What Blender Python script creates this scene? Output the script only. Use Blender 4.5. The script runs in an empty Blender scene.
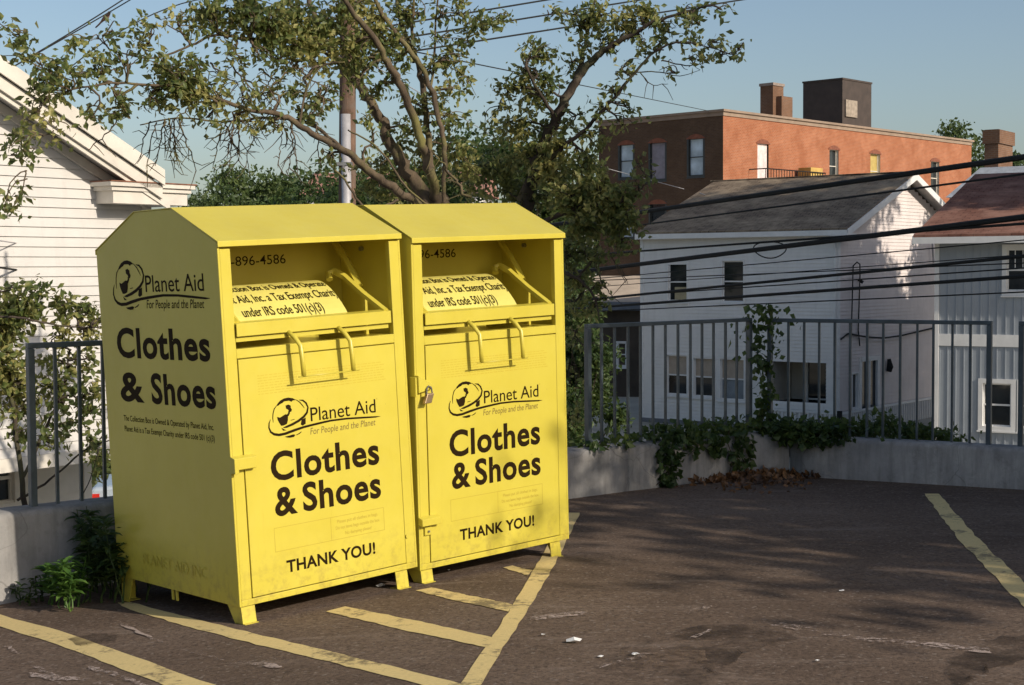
import bpy, math, random
from mathutils import Vector, Matrix, noise
random.seed(7)
R=math.radians
C=bpy.context.scene.collection
# ------------------------------------------------------------------ camera frame
FPX=1525.0; CX,CY=512.0,342.5; CZ=1.62
upc=Vector((-.0059,-.0477,.9989)).normalized()
fw=Vector((0,1,0)); Yw=(fw-fw.dot(upc)*upc).normalized(); Xw=Yw.cross(upc)
M3=Matrix((Xw,Yw,upc))                  # camera axes (right, forward, up) -> world
CAM=Vector((0,0,CZ))
def ray(px,py): return M3@Vector(((px-CX)/FPX,1,-(py-CY)/FPX))
def at(px,py,Y):                        # point seen at a pixel, Y metres ahead
    d=ray(px,py); return CAM+d*(Y/d.y)
def gz(x,y):                            # height of the car park surface
    return CZ-1.588-.02*(y-8.4)-.07*math.log(1+math.exp(-4*x))/4 if x>-50 else CZ-3
def ground(px,py,dz=0):
    d=ray(px,py); p=CAM+d*5
    for i in range(30):
        p=CAM+d*((gz(p.x,p.y)-CZ)/d.z)
    p.z=gz(p.x,p.y)+dz; return p
# ------------------------------------------------------------------ mesh builder
class MB:
    def __init__(s): s.v=[]; s.f=[]
    def add(s,vs,fs):
        o=len(s.v); s.v+= [tuple(v) for v in vs]; s.f+=[tuple(i+o for i in f) for f in fs]; return s
    def box(s,lo,hi,T=None):
        x0,y0,z0=lo;x1,y1,z1=hi
        vs=[(x0,y0,z0),(x1,y0,z0),(x1,y1,z0),(x0,y1,z0),(x0,y0,z1),(x1,y0,z1),(x1,y1,z1),(x0,y1,z1)]
        if T: vs=[T(*v) for v in vs]
        return s.add(vs,[(0,3,2,1),(4,5,6,7),(0,1,5,4),(1,2,6,5),(2,3,7,6),(3,0,4,7)])
    def quad(s,a,b,c,d): return s.add([a,b,c,d],[(0,1,2,3)])
    def poly(s,pts): return s.add(pts,[tuple(range(len(pts)))])
    def prism(s,poly,vec):              # closed extrusion of a planar polygon
        n=len(poly); a=[Vector(p) for p in poly]; b=[p+Vector(vec) for p in a]
        s.add(a+b,[tuple(range(n))[::-1],tuple(range(n,2*n))]+[(i,(i+1)%n,n+(i+1)%n,n+i) for i in range(n)]); return s
    def tube(s,pts,rad,n=6,cap=True):
        pts=[Vector(p) for p in pts]; m=len(pts)
        if not hasattr(rad,'__len__'): rad=[rad]*m
        prev=None; rings=[]
        for i,p in enumerate(pts):
            t=(pts[min(i+1,m-1)]-pts[max(i-1,0)])
            t=t.normalized() if t.length>1e-9 else Vector((0,0,1))
            if prev is None:
                a=Vector((0,0,1)) if abs(t.z)<.9 else Vector((1,0,0)); prev=(a-a.dot(t)*t).normalized()
            else: 
                q=prev-prev.dot(t)*t; prev=q.normalized() if q.length>1e-6 else prev
            b=t.cross(prev)
            rings.append([p+(prev*math.cos(6.28318*k/n)+b*math.sin(6.28318*k/n))*rad[i] for k in range(n)])
        vs=[v for r in rings for v in r]; fs=[]
        for i in range(m-1):
            for k in range(n): fs.append((i*n+k,i*n+(k+1)%n,(i+1)*n+(k+1)%n,(i+1)*n+k))
        if cap: fs+= [tuple(range(n))[::-1],tuple(range((m-1)*n,m*n))]
        return s.add(vs,fs)
    def build(s,name,mat,parent=None,smooth=False,uv=False,bevel=0):
        me=bpy.data.meshes.new(name); me.from_pydata(s.v,[],s.f); me.update()
        if smooth: me.polygons.foreach_set('use_smooth',[True]*len(me.polygons))
        if uv:
            l=me.uv_layers.new(name='UVMap')
            for p in me.polygons:
                nn=p.normal
                for li in p.loop_indices:
                    co=me.vertices[me.loops[li].vertex_index].co
                    if abs(nn.z)>.8: l.data[li].uv=(co.x,co.y)
                    elif abs(nn.x)>abs(nn.y): l.data[li].uv=(co.y,co.z/max(.3,math.sqrt(1-nn.z**2)))
                    else: l.data[li].uv=(co.x,co.z/max(.3,math.sqrt(1-nn.z**2)))
        me.materials.append(mat); o=bpy.data.objects.new(name,me); C.objects.link(o)
        if parent: o.parent=parent
        if bevel:
            b=o.modifiers.new('bevel','BEVEL'); b.width=bevel; b.segments=2; b.limit_method='ANGLE'; b.angle_limit=R(40)
        return o
def tag(o,label=None,cat=None,group=None,kind=None):
    if label: o['label']=label
    if cat: o['category']=cat
    if group: o['group']=group
    if kind: o['kind']=kind
    return o
def empty(name,loc=(0,0,0),rz=0,mat=None):
    o=bpy.data.objects.new(name,None); C.objects.link(o)
    if mat: o.matrix_world=mat
    else: o.location=loc; o.rotation_euler=(0,0,rz)
    return o
# ------------------------------------------------------------------ materials
class NT:
    def __init__(s,name):
        s.m=bpy.data.materials.new(name); s.m.use_nodes=True; s.t=s.m.node_tree; s.b=s.t.nodes['Principled BSDF']
    def n(s,kind,**kw):
        nd=s.t.nodes.new(kind)
        for k,v in kw.items():
            if k.startswith('i_'): nd.inputs[k[2:].replace('_',' ')].default_value=v
            else: setattr(nd,k,v)
        return nd
    def l(s,a,b): s.t.links.new(a,b)
    def ramp(s,fac,stops,interp='LINEAR'):
        r=s.n('ShaderNodeValToRGB'); e=r.color_ramp.elements; r.color_ramp.interpolation=interp
        while len(e)<len(stops): e.new(.5)
        for i,(p,c) in enumerate(stops):
            e[i].position=p; e[i].color=tuple(c)+(1,) if hasattr(c,'__len__') else (c,c,c,1)
        s.l(fac,r.inputs[0]); return r.outputs[0]
    def mix(s,fac,a,b,mode='MIX'):
        m=s.n('ShaderNodeMix',data_type='RGBA',blend_type=mode)
        for sock,v in ((m.inputs[0],fac),(m.inputs[6],a),(m.inputs[7],b)):
            if hasattr(v,'links') or hasattr(v,'is_linked'): s.l(v,sock)
            elif hasattr(v,'__len__'): sock.default_value=tuple(v)+(1,)
            else: sock.default_value=v
        return m.outputs[2]
    def noise(s,scale,detail=4,rough=.55,coord=None,dist=0):
        if coord is None: coord=s.coord()
        x=s.n('ShaderNodeTexNoise'); x.inputs['Scale'].default_value=scale; x.inputs['Detail'].default_value=detail
        x.inputs['Roughness'].default_value=rough; x.inputs['Distortion'].default_value=dist
        s.l(coord,x.inputs['Vector']); return x.outputs['Fac']
    def coord(s,which='Object',scale=None):
        tc=s.n('ShaderNodeTexCoord'); o=tc.outputs[which]
        if scale:
            mp=s.n('ShaderNodeMapping'); mp.inputs['Scale'].default_value=scale; s.l(o,mp.inputs['Vector']); o=mp.outputs[0]
        return o
    def bump(s,h,strength=.3,dist=.01):
        b=s.n('ShaderNodeBump'); b.inputs['Strength'].default_value=strength; b.inputs['Distance'].default_value=dist
        s.l(h,b.inputs['Height']); s.l(b.outputs[0],s.b.inputs['Normal']); return b
    def set(s,col=None,rough=None,metal=None,spec=None):
        if col is not None:
            if hasattr(col,'is_linked'): s.l(col,s.b.inputs['Base Color'])
            else: s.b.inputs['Base Color'].default_value=tuple(col)+(1,)
        if rough is not None:
            if hasattr(rough,'is_linked'): s.l(rough,s.b.inputs['Roughness'])
            else: s.b.inputs['Roughness'].default_value=rough
        if metal is not None: s.b.inputs['Metallic'].default_value=metal
        if spec is not None: s.b.inputs['Specular IOR Level'].default_value=spec
        return s.m
def plain(name,col,rough=.6,metal=0,var=.25,scale=4,bump=0,spec=.5):
    t=NT(name); n=t.noise(scale,6,.6)
    c=t.mix(t.ramp(n,[(.3,0.),(.7,1.)]),tuple(x*(1-var) for x in col),tuple(min(1,x*(1+var*.6)) for x in col))
    t.set(c,rough,metal,spec)
    if bump: t.bump(t.noise(scale*12,4,.6),bump,.004)
    return t.m
def leafmat(name,a,b,c,trans=.35,scale=2.2):
    t=NT(name); n=t.noise(scale,2,.5); n2=t.noise(23,1,.5)
    mx=t.n('ShaderNodeMath',operation='ADD'); t.l(n,mx.inputs[0]); t.l(n2,mx.inputs[1])
    h=t.n('ShaderNodeMath',operation='MULTIPLY'); t.l(mx.outputs[0],h.inputs[0]); h.inputs[1].default_value=.5
    col=t.ramp(h.outputs[0],[(.36,a),(.5,b),(.64,c)])
    t.set(col,.5,0,.35)
    tr=t.n('ShaderNodeBsdfTranslucent'); t.l(t.mix(.5,col,tuple(min(1,2*x) for x in c)),tr.inputs[0])
    ms=t.n('ShaderNodeMixShader'); ms.inputs[0].default_value=trans
    t.l(t.b.outputs[0],ms.inputs[1]); t.l(tr.outputs[0],ms.inputs[2])
    t.l(ms.outputs[0],t.t.nodes['Material Output'].inputs[0]); return t.m
def m_yellow():
    t=NT('yellow_paint'); n=t.noise(2.5,5,.6); big=t.noise(.9,3,.5)
    c=t.mix(t.ramp(n,[(.35,0.),(.7,1.)]),(.535,.450,.054),(.585,.500,.068))
    # dirt rubbed in toward the feet and runs of grime
    st=t.noise(6,6,.65,t.coord('Object',(9,9,.7)))
    c=t.mix(t.ramp(st,[(.60,0.),(.85,.35)]),c,(.42,.30,.03))
    sep=t.n('ShaderNodeSeparateXYZ'); t.l(t.coord('Object'),sep.inputs[0])
    low=t.ramp(sep.outputs['Z'],[(0.,1.),(.30,0.)]); gr=t.ramp(t.noise(18,7,.72),[(.48,0.),(.66,1.)])
    mm=t.n('ShaderNodeMath',operation='MULTIPLY'); t.l(low,mm.inputs[0]); t.l(gr,mm.inputs[1]); m2=t.n('ShaderNodeMath',operation='MULTIPLY'); t.l(mm.outputs[0],m2.inputs[0]); m2.inputs[1].default_value=.45
    c=t.mix(m2.outputs[0],c,(.20,.13,.05))
    rust=t.ramp(t.noise(31,6,.7),[(.70,0.),(.735,.8)]); c=t.mix(rust,c,(.16,.07,.03))
    scr=t.ramp(t.noise(7,5,.8,t.coord('Object',(1,1,14)),.8),[(.70,0.),(.73,.35)]); c=t.mix(scr,c,(.72,.68,.30))
    t.set(c,t.ramp(t.noise(14,4,.6),[(.3,.30),(.7,.46)]),0,.5)
    t.b.inputs['Coat Weight'].default_value=.15; t.b.inputs['Coat Roughness'].default_value=.25
    b=t.bump(big,.12,.06)
    b2=t.n('ShaderNodeBump'); b2.inputs['Strength'].default_value=.06; b2.inputs['Distance'].default_value=.002
    t.l(t.noise(160,2,.5),b2.inputs['Height']); t.l(b.outputs[0],b2.inputs['Normal']); t.l(b2.outputs[0],t.b.inputs['Normal'])
    return t.m
def m_asphalt():
    t=NT('asphalt'); co=t.coord('Object')
    fine=t.noise(260,3,.7,co); mid=t.noise(28,5,.65,co); big=t.noise(.55,6,.6,co)
    c=t.ramp(big,[(.3,(.105,.076,.058)),(.5,(.160,.116,.088)),(.72,(.225,.170,.132))])
    c=t.mix(t.ramp(mid,[(.35,0.),(.75,.6)]),c,(.075,.055,.043))
    v=t.n('ShaderNodeTexVoronoi'); v.inputs['Scale'].default_value=75; t.l(co,v.inputs['Vector'])
    chip=t.ramp(v.outputs['Color'],[(.80,0.),(.90,.7)])
    c=t.mix(chip,c,(.24,.20,.17))
    c=t.mix(t.ramp(t.noise(52,4,.75,co),[(.36,.7),(.50,0.)]),c,(.045,.034,.028))
    # pale tyre scuffs and dust dragged along one direction
    rot=t.n('ShaderNodeMapping'); t.l(co,rot.inputs['Vector']); rot.inputs['Rotation'].default_value=(0,0,R(38)); rot.inputs['Scale'].default_value=(1,5.5,1)
    s=t.noise(1.15,8,.72,rot.outputs[0],.4)
    c=t.mix(t.ramp(s,[(.56,0.),(.66,.3),(.78,.65)]),c,(.27,.215,.18))
    # dark oil patches
    c=t.mix(t.ramp(t.noise(.9,4,.6,t.coord('Object',(1,1,1)),.6),[(.64,0.),(.72,.6)]),c,(.018,.016,.015))
    t.set(c,t.ramp(mid,[(.3,.85),(.7,1.)]),0,.06)
    b=t.bump(fine,.55,.004)
    b2=t.n('ShaderNodeBump'); b2.inputs['Strength'].default_value=.35; b2.inputs['Distance'].default_value=.02
    t.l(mid,b2.inputs['Height']); t.l(b.outputs[0],b2.inputs['Normal']); t.l(b2.outputs[0],t.b.inputs['Normal'])
    return t.m
def m_stripe(name,col):
    t=NT(name); co=t.coord('Object')
    w=t.noise(20,8,.72,co); w2=t.noise(2.2,4,.6,co)
    ad=t.n('ShaderNodeMath',operation='ADD'); t.l(w,ad.inputs[0]); t.l(w2,ad.inputs[1])
    hv=t.n('ShaderNodeMath',operation='MULTIPLY'); t.l(ad.outputs[0],hv.inputs[0]); hv.inputs[1].default_value=.5
    dirt=t.mix(t.ramp(t.noise(60,4,.7,co),[(.3,0.),(.7,1.)]),tuple(x*.82 for x in col),col)
    c=t.mix(t.ramp(hv.outputs[0],[(.53,0.),(.60,.75)]),dirt,(.07,.055,.045))
    t.set(c,.8,0,.3); t.bump(t.noise(240,3,.7,co),.5,.003)
    return t.m
def m_concrete():
    t=NT('concrete'); co=t.coord('Object')
    a=t.noise(1.6,7,.65,co); f=t.noise(45,5,.7,co)
    c=t.ramp(a,[(.3,(.20,.20,.20)),(.5,(.30,.29,.28)),(.72,(.42,.40,.37))])
    st=t.noise(3,6,.7,t.coord('Object',(3.5,3.5,.5)))
    c=t.mix(t.ramp(st,[(.42,0.),(.72,.7)]),c,(.13,.125,.12))
    c=t.mix(t.ramp(t.noise(7,7,.75,co),[(.52,0.),(.68,.55)]),c,(.16,.15,.14))
    v=t.n('ShaderNodeTexVoronoi',feature='DISTANCE_TO_EDGE'); v.inputs['Scale'].default_value=.9
    wob=t.n('ShaderNodeTexNoise'); wob.inputs['Scale'].default_value=3; t.l(co,wob.inputs['Vector'])
    vv=t.n('ShaderNodeVectorMath',operation='ADD'); sc=t.n('ShaderNodeVectorMath',operation='SCALE'); sc.inputs['Scale'].default_value=.35
    t.l(wob.outputs['Color'],sc.inputs[0]); t.l(co,vv.inputs[0]); t.l(sc.outputs[0],vv.inputs[1]); t.l(vv.outputs[0],v.inputs['Vector'])
    c=t.mix(t.ramp(v.outputs['Distance'],[(.0,.45),(.004,0.)]),c,(.09,.085,.08))
    c=t.mix(t.ramp(f,[(.62,0.),(.75,.35)]),c,(.12,.115,.11))
    t.set(c,.95,0,.1); t.bump(f,.5,.006)
    return t.m
def m_brick(name,a,b,mortar,scale=1.0):
    t=NT(name); uv=t.coord('UV')
    br=t.n('ShaderNodeTexBrick'); t.l(uv,br.inputs['Vector']); br.inputs['Scale'].default_value=1
    br.inputs['Brick Width'].default_value=.21*scale; br.inputs['Row Height'].default_value=.075*scale; br.inputs['Mortar Size'].default_value=.009*scale
    br.inputs['Color1'].default_value=a+(1,); br.inputs['Color2'].default_value=b+(1,); br.inputs['Mortar'].default_value=mortar+(1,)
    c=t.mix(t.ramp(t.noise(.8,8,.72),[(.35,0.),(.65,.75)]),br.outputs[0],tuple(x*.55 for x in a))
    c=t.mix(t.ramp(t.noise(9,3,.7,t.coord('Object',(.4,.4,2.2))),[(.55,0.),(.8,.5)]),c,tuple(min(1,x*1.5) for x in b))
    t.set(c,.9,0,.2); return t.m
def m_shingle(name,a,b,c3,row=.14):
    t=NT(name); uv=t.coord('UV')
    br=t.n('ShaderNodeTexBrick'); t.l(uv,br.inputs['Vector']); br.inputs['Scale'].default_value=1
    br.inputs['Brick Width'].default_value=.3; br.inputs['Row Height'].default_value=row; br.inputs['Mortar Size'].default_value=.012
    br.inputs['Color1'].default_value=a+(1,); br.inputs['Color2'].default_value=b+(1,); br.inputs['Mortar'].default_value=tuple(x*.3 for x in a)+(1,)
    c=t.mix(t.ramp(t.noise(1.1,7,.7),[(.42,0.),(.62,.85)]),br.outputs[0],c3)
    c=t.mix(t.ramp(t.noise(3.2,5,.7,t.coord('Object',(.5,1,1))),[(.5,0.),(.75,.7)]),c,tuple(x*.55 for x in a))
    t.set(c,.92,0,.2); return t.m
def m_siding(name,col,stain=.3):
    t=NT(name); n=t.noise(1.2,6,.65); s=t.noise(4,6,.7,t.coord('Object',(1.5,1.5,.25)))
    c=t.mix(t.ramp(n,[(.3,0.),(.7,1.)]),tuple(x*.86 for x in col),col)
    c=t.mix(t.ramp(s,[(.52,0.),(.8,stain)]),c,tuple(x*.5 for x in col))
    t.set(c,.7,0,.3); return t.m
def m_bark(name,a,b,c3):
    t=NT(name); n=t.noise(9,7,.7,t.coord('Object',(1,1,.28))); g=t.noise(3,4,.6)
    c=t.ramp(n,[(.32,a),(.62,b)]); c=t.mix(t.ramp(g,[(.5,0.),(.68,.75)]),c,c3)
    t.set(c,.95,0,.2); t.bump(n,.8,.02); return t.m
def m_glass(name,col=(.015,.018,.02),rough=.04):
    t=NT(name); t.set(t.mix(t.ramp(t.noise(1.3,3,.5),[(.4,0.),(.7,1.)]),col,tuple(x*1.8 for x in col)),rough,0,.6); return t.m
YEL=m_yellow(); ASP=m_asphalt(); CON=m_concrete()
STR=m_stripe('worn_line_paint',(.68,.53,.24))
INK=plain('black_ink',(.020,.011,.003),.7,0,.2,8,spec=.08); FADE=plain('faded_ink',(.42,.31,.03),.6,0,.1,8); HALF=plain('half_faded_ink',(.16,.11,.02),.6,0,.1,8)
SHEET=plain('pale_label_paper',(.64,.57,.14),.45,0,.12,3)
RAIL=plain('grey_green_rail_paint',(.065,.085,.10),.45,0,.35,9,.3)
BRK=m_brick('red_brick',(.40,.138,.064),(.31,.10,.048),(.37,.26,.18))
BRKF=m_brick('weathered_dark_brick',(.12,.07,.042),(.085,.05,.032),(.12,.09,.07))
BRKD=m_brick('brown_brick',(.20,.105,.06),(.15,.08,.05),(.2,.16,.13))
SHG=m_shingle('brown_grey_shingle',(.16,.12,.085),(.22,.165,.115),(.33,.26,.18))
SHR=m_shingle('reddish_shingle',(.21,.095,.066),(.145,.066,.048),(.29,.16,.12),.13)
WHT=m_siding('white_siding',(.62,.60,.575)); WHS=m_siding('weathered_white_siding',(.80,.79,.77),.25); GRY=m_siding('blue_grey_siding',(.33,.365,.405),.2)
CRM=plain('cream_trim',(.64,.60,.53),.6,0,.14,3); TRM=plain('white_trim',(.74,.74,.73),.6,0,.1,3)
SOF=plain('grey_soffit',(.42,.40,.38),.7,0,.25,5)
GLS=m_glass('window_glass'); GLB=m_glass('painted_sky_window',(.30,.36,.42),.15); BLD=plain('tan_blind',(.42,.35,.28),.8,0,.15,6)  # GLB: pale blue sky reflection put into the pane colour
DRK=plain('dark_interior',(.02,.02,.018),.9,0,.2,3); BLK=plain('black_rubber',(.010,.011,.011),.9,0,.3,5)
TAR=plain('brown_metal_cladding',(.05,.036,.03),.7,0,.3,2); STL=plain('dull_steel',(.35,.34,.32),.4,.8,.2,8); BRS=plain('worn_brass',(.45,.33,.2),.4,.8,.2,20)
BARK=m_bark('mossy_bark',(.05,.038,.028),(.14,.105,.07),(.20,.19,.06)); BARKD=m_bark('dark_bark',(.03,.024,.02),(.08,.062,.048),(.10,.10,.05))
POLE=m_bark('weathered_pole_wood',(.07,.045,.032),(.19,.12,.085),(.14,.11,.09)); GALV=plain('grey_conduit',(.40,.39,.40),.5,.2,.2,6)
LF1=leafmat('olive_leaf',(.028,.05,.018),(.095,.13,.033),(.34,.31,.11))
LF2=leafmat('deep_green_leaf',(.018,.038,.012),(.04,.075,.02),(.09,.12,.03))
LF3=leafmat('fresh_green_leaf',(.035,.085,.018),(.065,.14,.025),(.12,.21,.04),.35)
LFD=leafmat('far_leaf',(.035,.06,.022),(.06,.095,.03),(.11,.14,.04),.3,.5)
def m_scuff(name,col,lo,sc=38,sw=.07):
    t=NT(name); t.set(col,.95,0,.05); tr=t.n('ShaderNodeBsdfTransparent'); ms=t.n('ShaderNodeMixShader')
    n=t.noise(sc,6,.75); n2=t.noise(2.5,3,.6); ad=t.n('ShaderNodeMath',operation='ADD'); t.l(n,ad.inputs[0]); t.l(n2,ad.inputs[1]); hv=t.n('ShaderNodeMath',operation='MULTIPLY'); t.l(ad.outputs[0],hv.inputs[0]); hv.inputs[1].default_value=.5
    t.l(t.ramp(hv.outputs[0],[(lo,0.),(lo+sw,.85)]),ms.inputs[0]); t.l(tr.outputs[0],ms.inputs[1]); t.l(t.b.outputs[0],ms.inputs[2]); t.l(ms.outputs[0],t.t.nodes['Material Output'].inputs[0]); return t.m
SCUFF=m_scuff('pale_scuff',(.42,.34,.30),.49); OIL=m_scuff('dark_oil_stain',(.05,.04,.034),.44,5,.28); SAND=m_scuff('tan_sand_dust',(.24,.17,.12),.44,20,.25)
LFX=leafmat('dead_leaf',(.05,.025,.013),(.10,.05,.022),(.24,.12,.05),.1)
PAPR=plain('white_litter_paper',(.75,.74,.72),.7,0,.1,30); BOUNCE=plain('pale_bounce_ground',(.36,.34,.28),.95,0,.3,.3)  # lower ground is out of view, paled to bounce light onto shaded house fronts
# ------------------------------------------------------------------ text and flat marks
def text_bm(s,place,w,cap,bold=0,shear=0,ext=.0006,spacing=1):
    """lettering mesh; place(u,v,n)->point; w=width, cap=capital height, both metres"""
    cu=bpy.data.curves.new('lettering','FONT'); cu.body=s; cu.size=1; cu.offset=bold; cu.shear=shear; cu.space_character=spacing; cu.resolution_u=4
    o=bpy.data.objects.new('lettering',cu); C.objects.link(o)
    bpy.context.view_layer.update(); dg=bpy.context.evaluated_depsgraph_get()
    me=bpy.data.meshes.new_from_object(o.evaluated_get(dg)); vs=[v.co.copy() for v in me.vertices]; fs=[tuple(p.vertices) for p in me.polygons]
    bpy.data.objects.remove(o); bpy.data.meshes.remove(me); bpy.data.curves.remove(cu)
    x0=min(v.x for v in vs); x1=max(v.x for v in vs); sx=w/(x1-x0); sy=cap/.727
    return [place((v.x-x0)*sx,v.y*sy,ext) for v in vs],fs
def put_text(mb,s,place,w,cap,**k):
    v,f=text_bm(s,place,w,cap,**k); mb.add(v,f)
def ribbon(mb,pts,T):                   # pts (x,y,width) -> flat stroke
    L=[];Rr=[]
    for i,(x,y,w) in enumerate(pts):
        a=pts[max(i-1,0)];b=pts[min(i+1,len(pts)-1)]; dx,dy=b[0]-a[0],b[1]-a[1]; l=math.hypot(dx,dy) or 1
        L.append(T(x-dy/l*w/2,y+dx/l*w/2)); Rr.append(T(x+dy/l*w/2,y-dx/l*w/2))
    for i in range(len(pts)-1): mb.quad(L[i],L[i+1],Rr[i+1],Rr[i])
# ================================================================== clothing bins
S=1.7; BW,BD,BH=.6239*S,.6957*S,S; RT=1.103*S; YC,YB=.2292*S,.445*S
def pose(r,t):
    a=Vector(r); ang=a.length; R3=Matrix.Rotation(ang,3,a/ang)
    m=(M3@R3).to_4x4(); m.translation=M3@(Vector(t)*S)+CAM; return m
POSE1=pose((.0439,-.0727,.7343),(-.7459,4.181,-.7273)); POSE2=pose((.0692,-.0512,.7264),(-.2775,4.6063,-.69))
# the globe and orbit mark: strokes on a 0..760 by 0..320 sheet, top left origin
LOGO_RIB=[[(239.5, 64.5, 2.8), (263.2, 66.9, 11.4), (282.1, 83.5, 11.4), (292.5, 111.8, 9.5), (284.5, 144.9, 12.3), (263.2, 171.0, 14.2), (230.1, 197.0, 15.1), (192.2, 218.3, 15.1), (154.4, 234.8, 13.2), (135.5, 239.5, 3.8)], [(62.2, 187.5, 2.8), (52.7, 211.2, 6.6), (50.3, 239.5, 8.5), (59.8, 265.6, 12.3), (78.7, 279.7, 16.1), (107.1, 284.5, 17.0), (144.9, 277.4, 16.1), (201.7, 256.1, 16.1), (258.5, 237.2, 14.2), (315.2, 223.0, 14.2), (386.2, 206.4, 13.2), (430, 197, 12.5), (530, 185, 12), (640, 179, 12), (720, 175, 10), (752, 171, 2)], [(102.4, 102.4, 3.8), (88.2, 121.3, 5.7), (79.7, 149.7, 5.7), (76.4, 178.0, 5.7), (77.8, 206.4, 2.8)], [(220.6, 62.2, 3.8), (244.3, 78.7, 6.6), (258.5, 97.6, 5.7), (270.3, 116.6, 2.8)], [(211.2, 286.8, 3.8), (230.1, 277.4, 6.6), (244.3, 265.6, 3.8)], [(182.8, 193.2, 3.8), (206.4, 186.6, 3.8)], [(175.7, 136.4, 12.3), (175.7, 147.3, 10.4), (164.8, 163.9, 14.2)]]
LOGO_POL=[[(100.0, 104.7), (109.5, 88.2), (126.0, 69.3), (149.7, 55.1), (175.7, 49.4), (201.7, 52.7), (223.0, 64.5), (201.7, 68.3), (194.6, 76.4), (180.4, 69.3), (163.9, 71.6), (149.7, 74.0), (140.2, 83.5), (126.0, 90.5), (114.2, 100.0)], [(156.8, 100.0), (173.3, 92.9), (187.5, 100.0), (188.5, 114.2), (194.6, 126.0), (187.5, 140.2), (175.7, 137.8), (171.0, 126.0), (159.1, 118.9)], [(102.4, 171.0), (118.9, 175.7), (130.8, 168.6), (144.9, 159.1), (154.4, 154.4), (168.6, 159.1), (166.2, 192.2), (159.1, 215.9), (140.2, 225.3), (123.7, 227.7), (111.8, 206.4), (104.7, 189.9)], [(123.7, 239.5), (140.2, 249.0), (154.4, 256.1), (133.1, 258.5)], [(249.0, 189.9), (275.0, 175.7), (272.6, 215.9), (253.7, 227.7), (241.9, 220.6)], [(140.2, 296.3), (168.6, 289.2), (192.2, 282.1), (206.4, 284.5), (197.0, 298.7), (173.3, 303.4), (154.4, 302.0)]]
def sheet_xy(x,y):                      # logo sheet -> front panel metres (undoing the sheet's perspective)
    u=.209+(x-42)*(.666/710.0); v=.757+(303-y)*.00076
    # the digitised sheet slopes up to the right; remove that slope
    return u, v-(x-180)*.000103
def add_logo(mb,T):
    for r in LOGO_RIB: ribbon(mb,r,lambda x,y:T(*sheet_xy(x,y)))
    for p in LOGO_POL: mb.poly([T(*sheet_xy(x,y)) for x,y in p])
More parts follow.
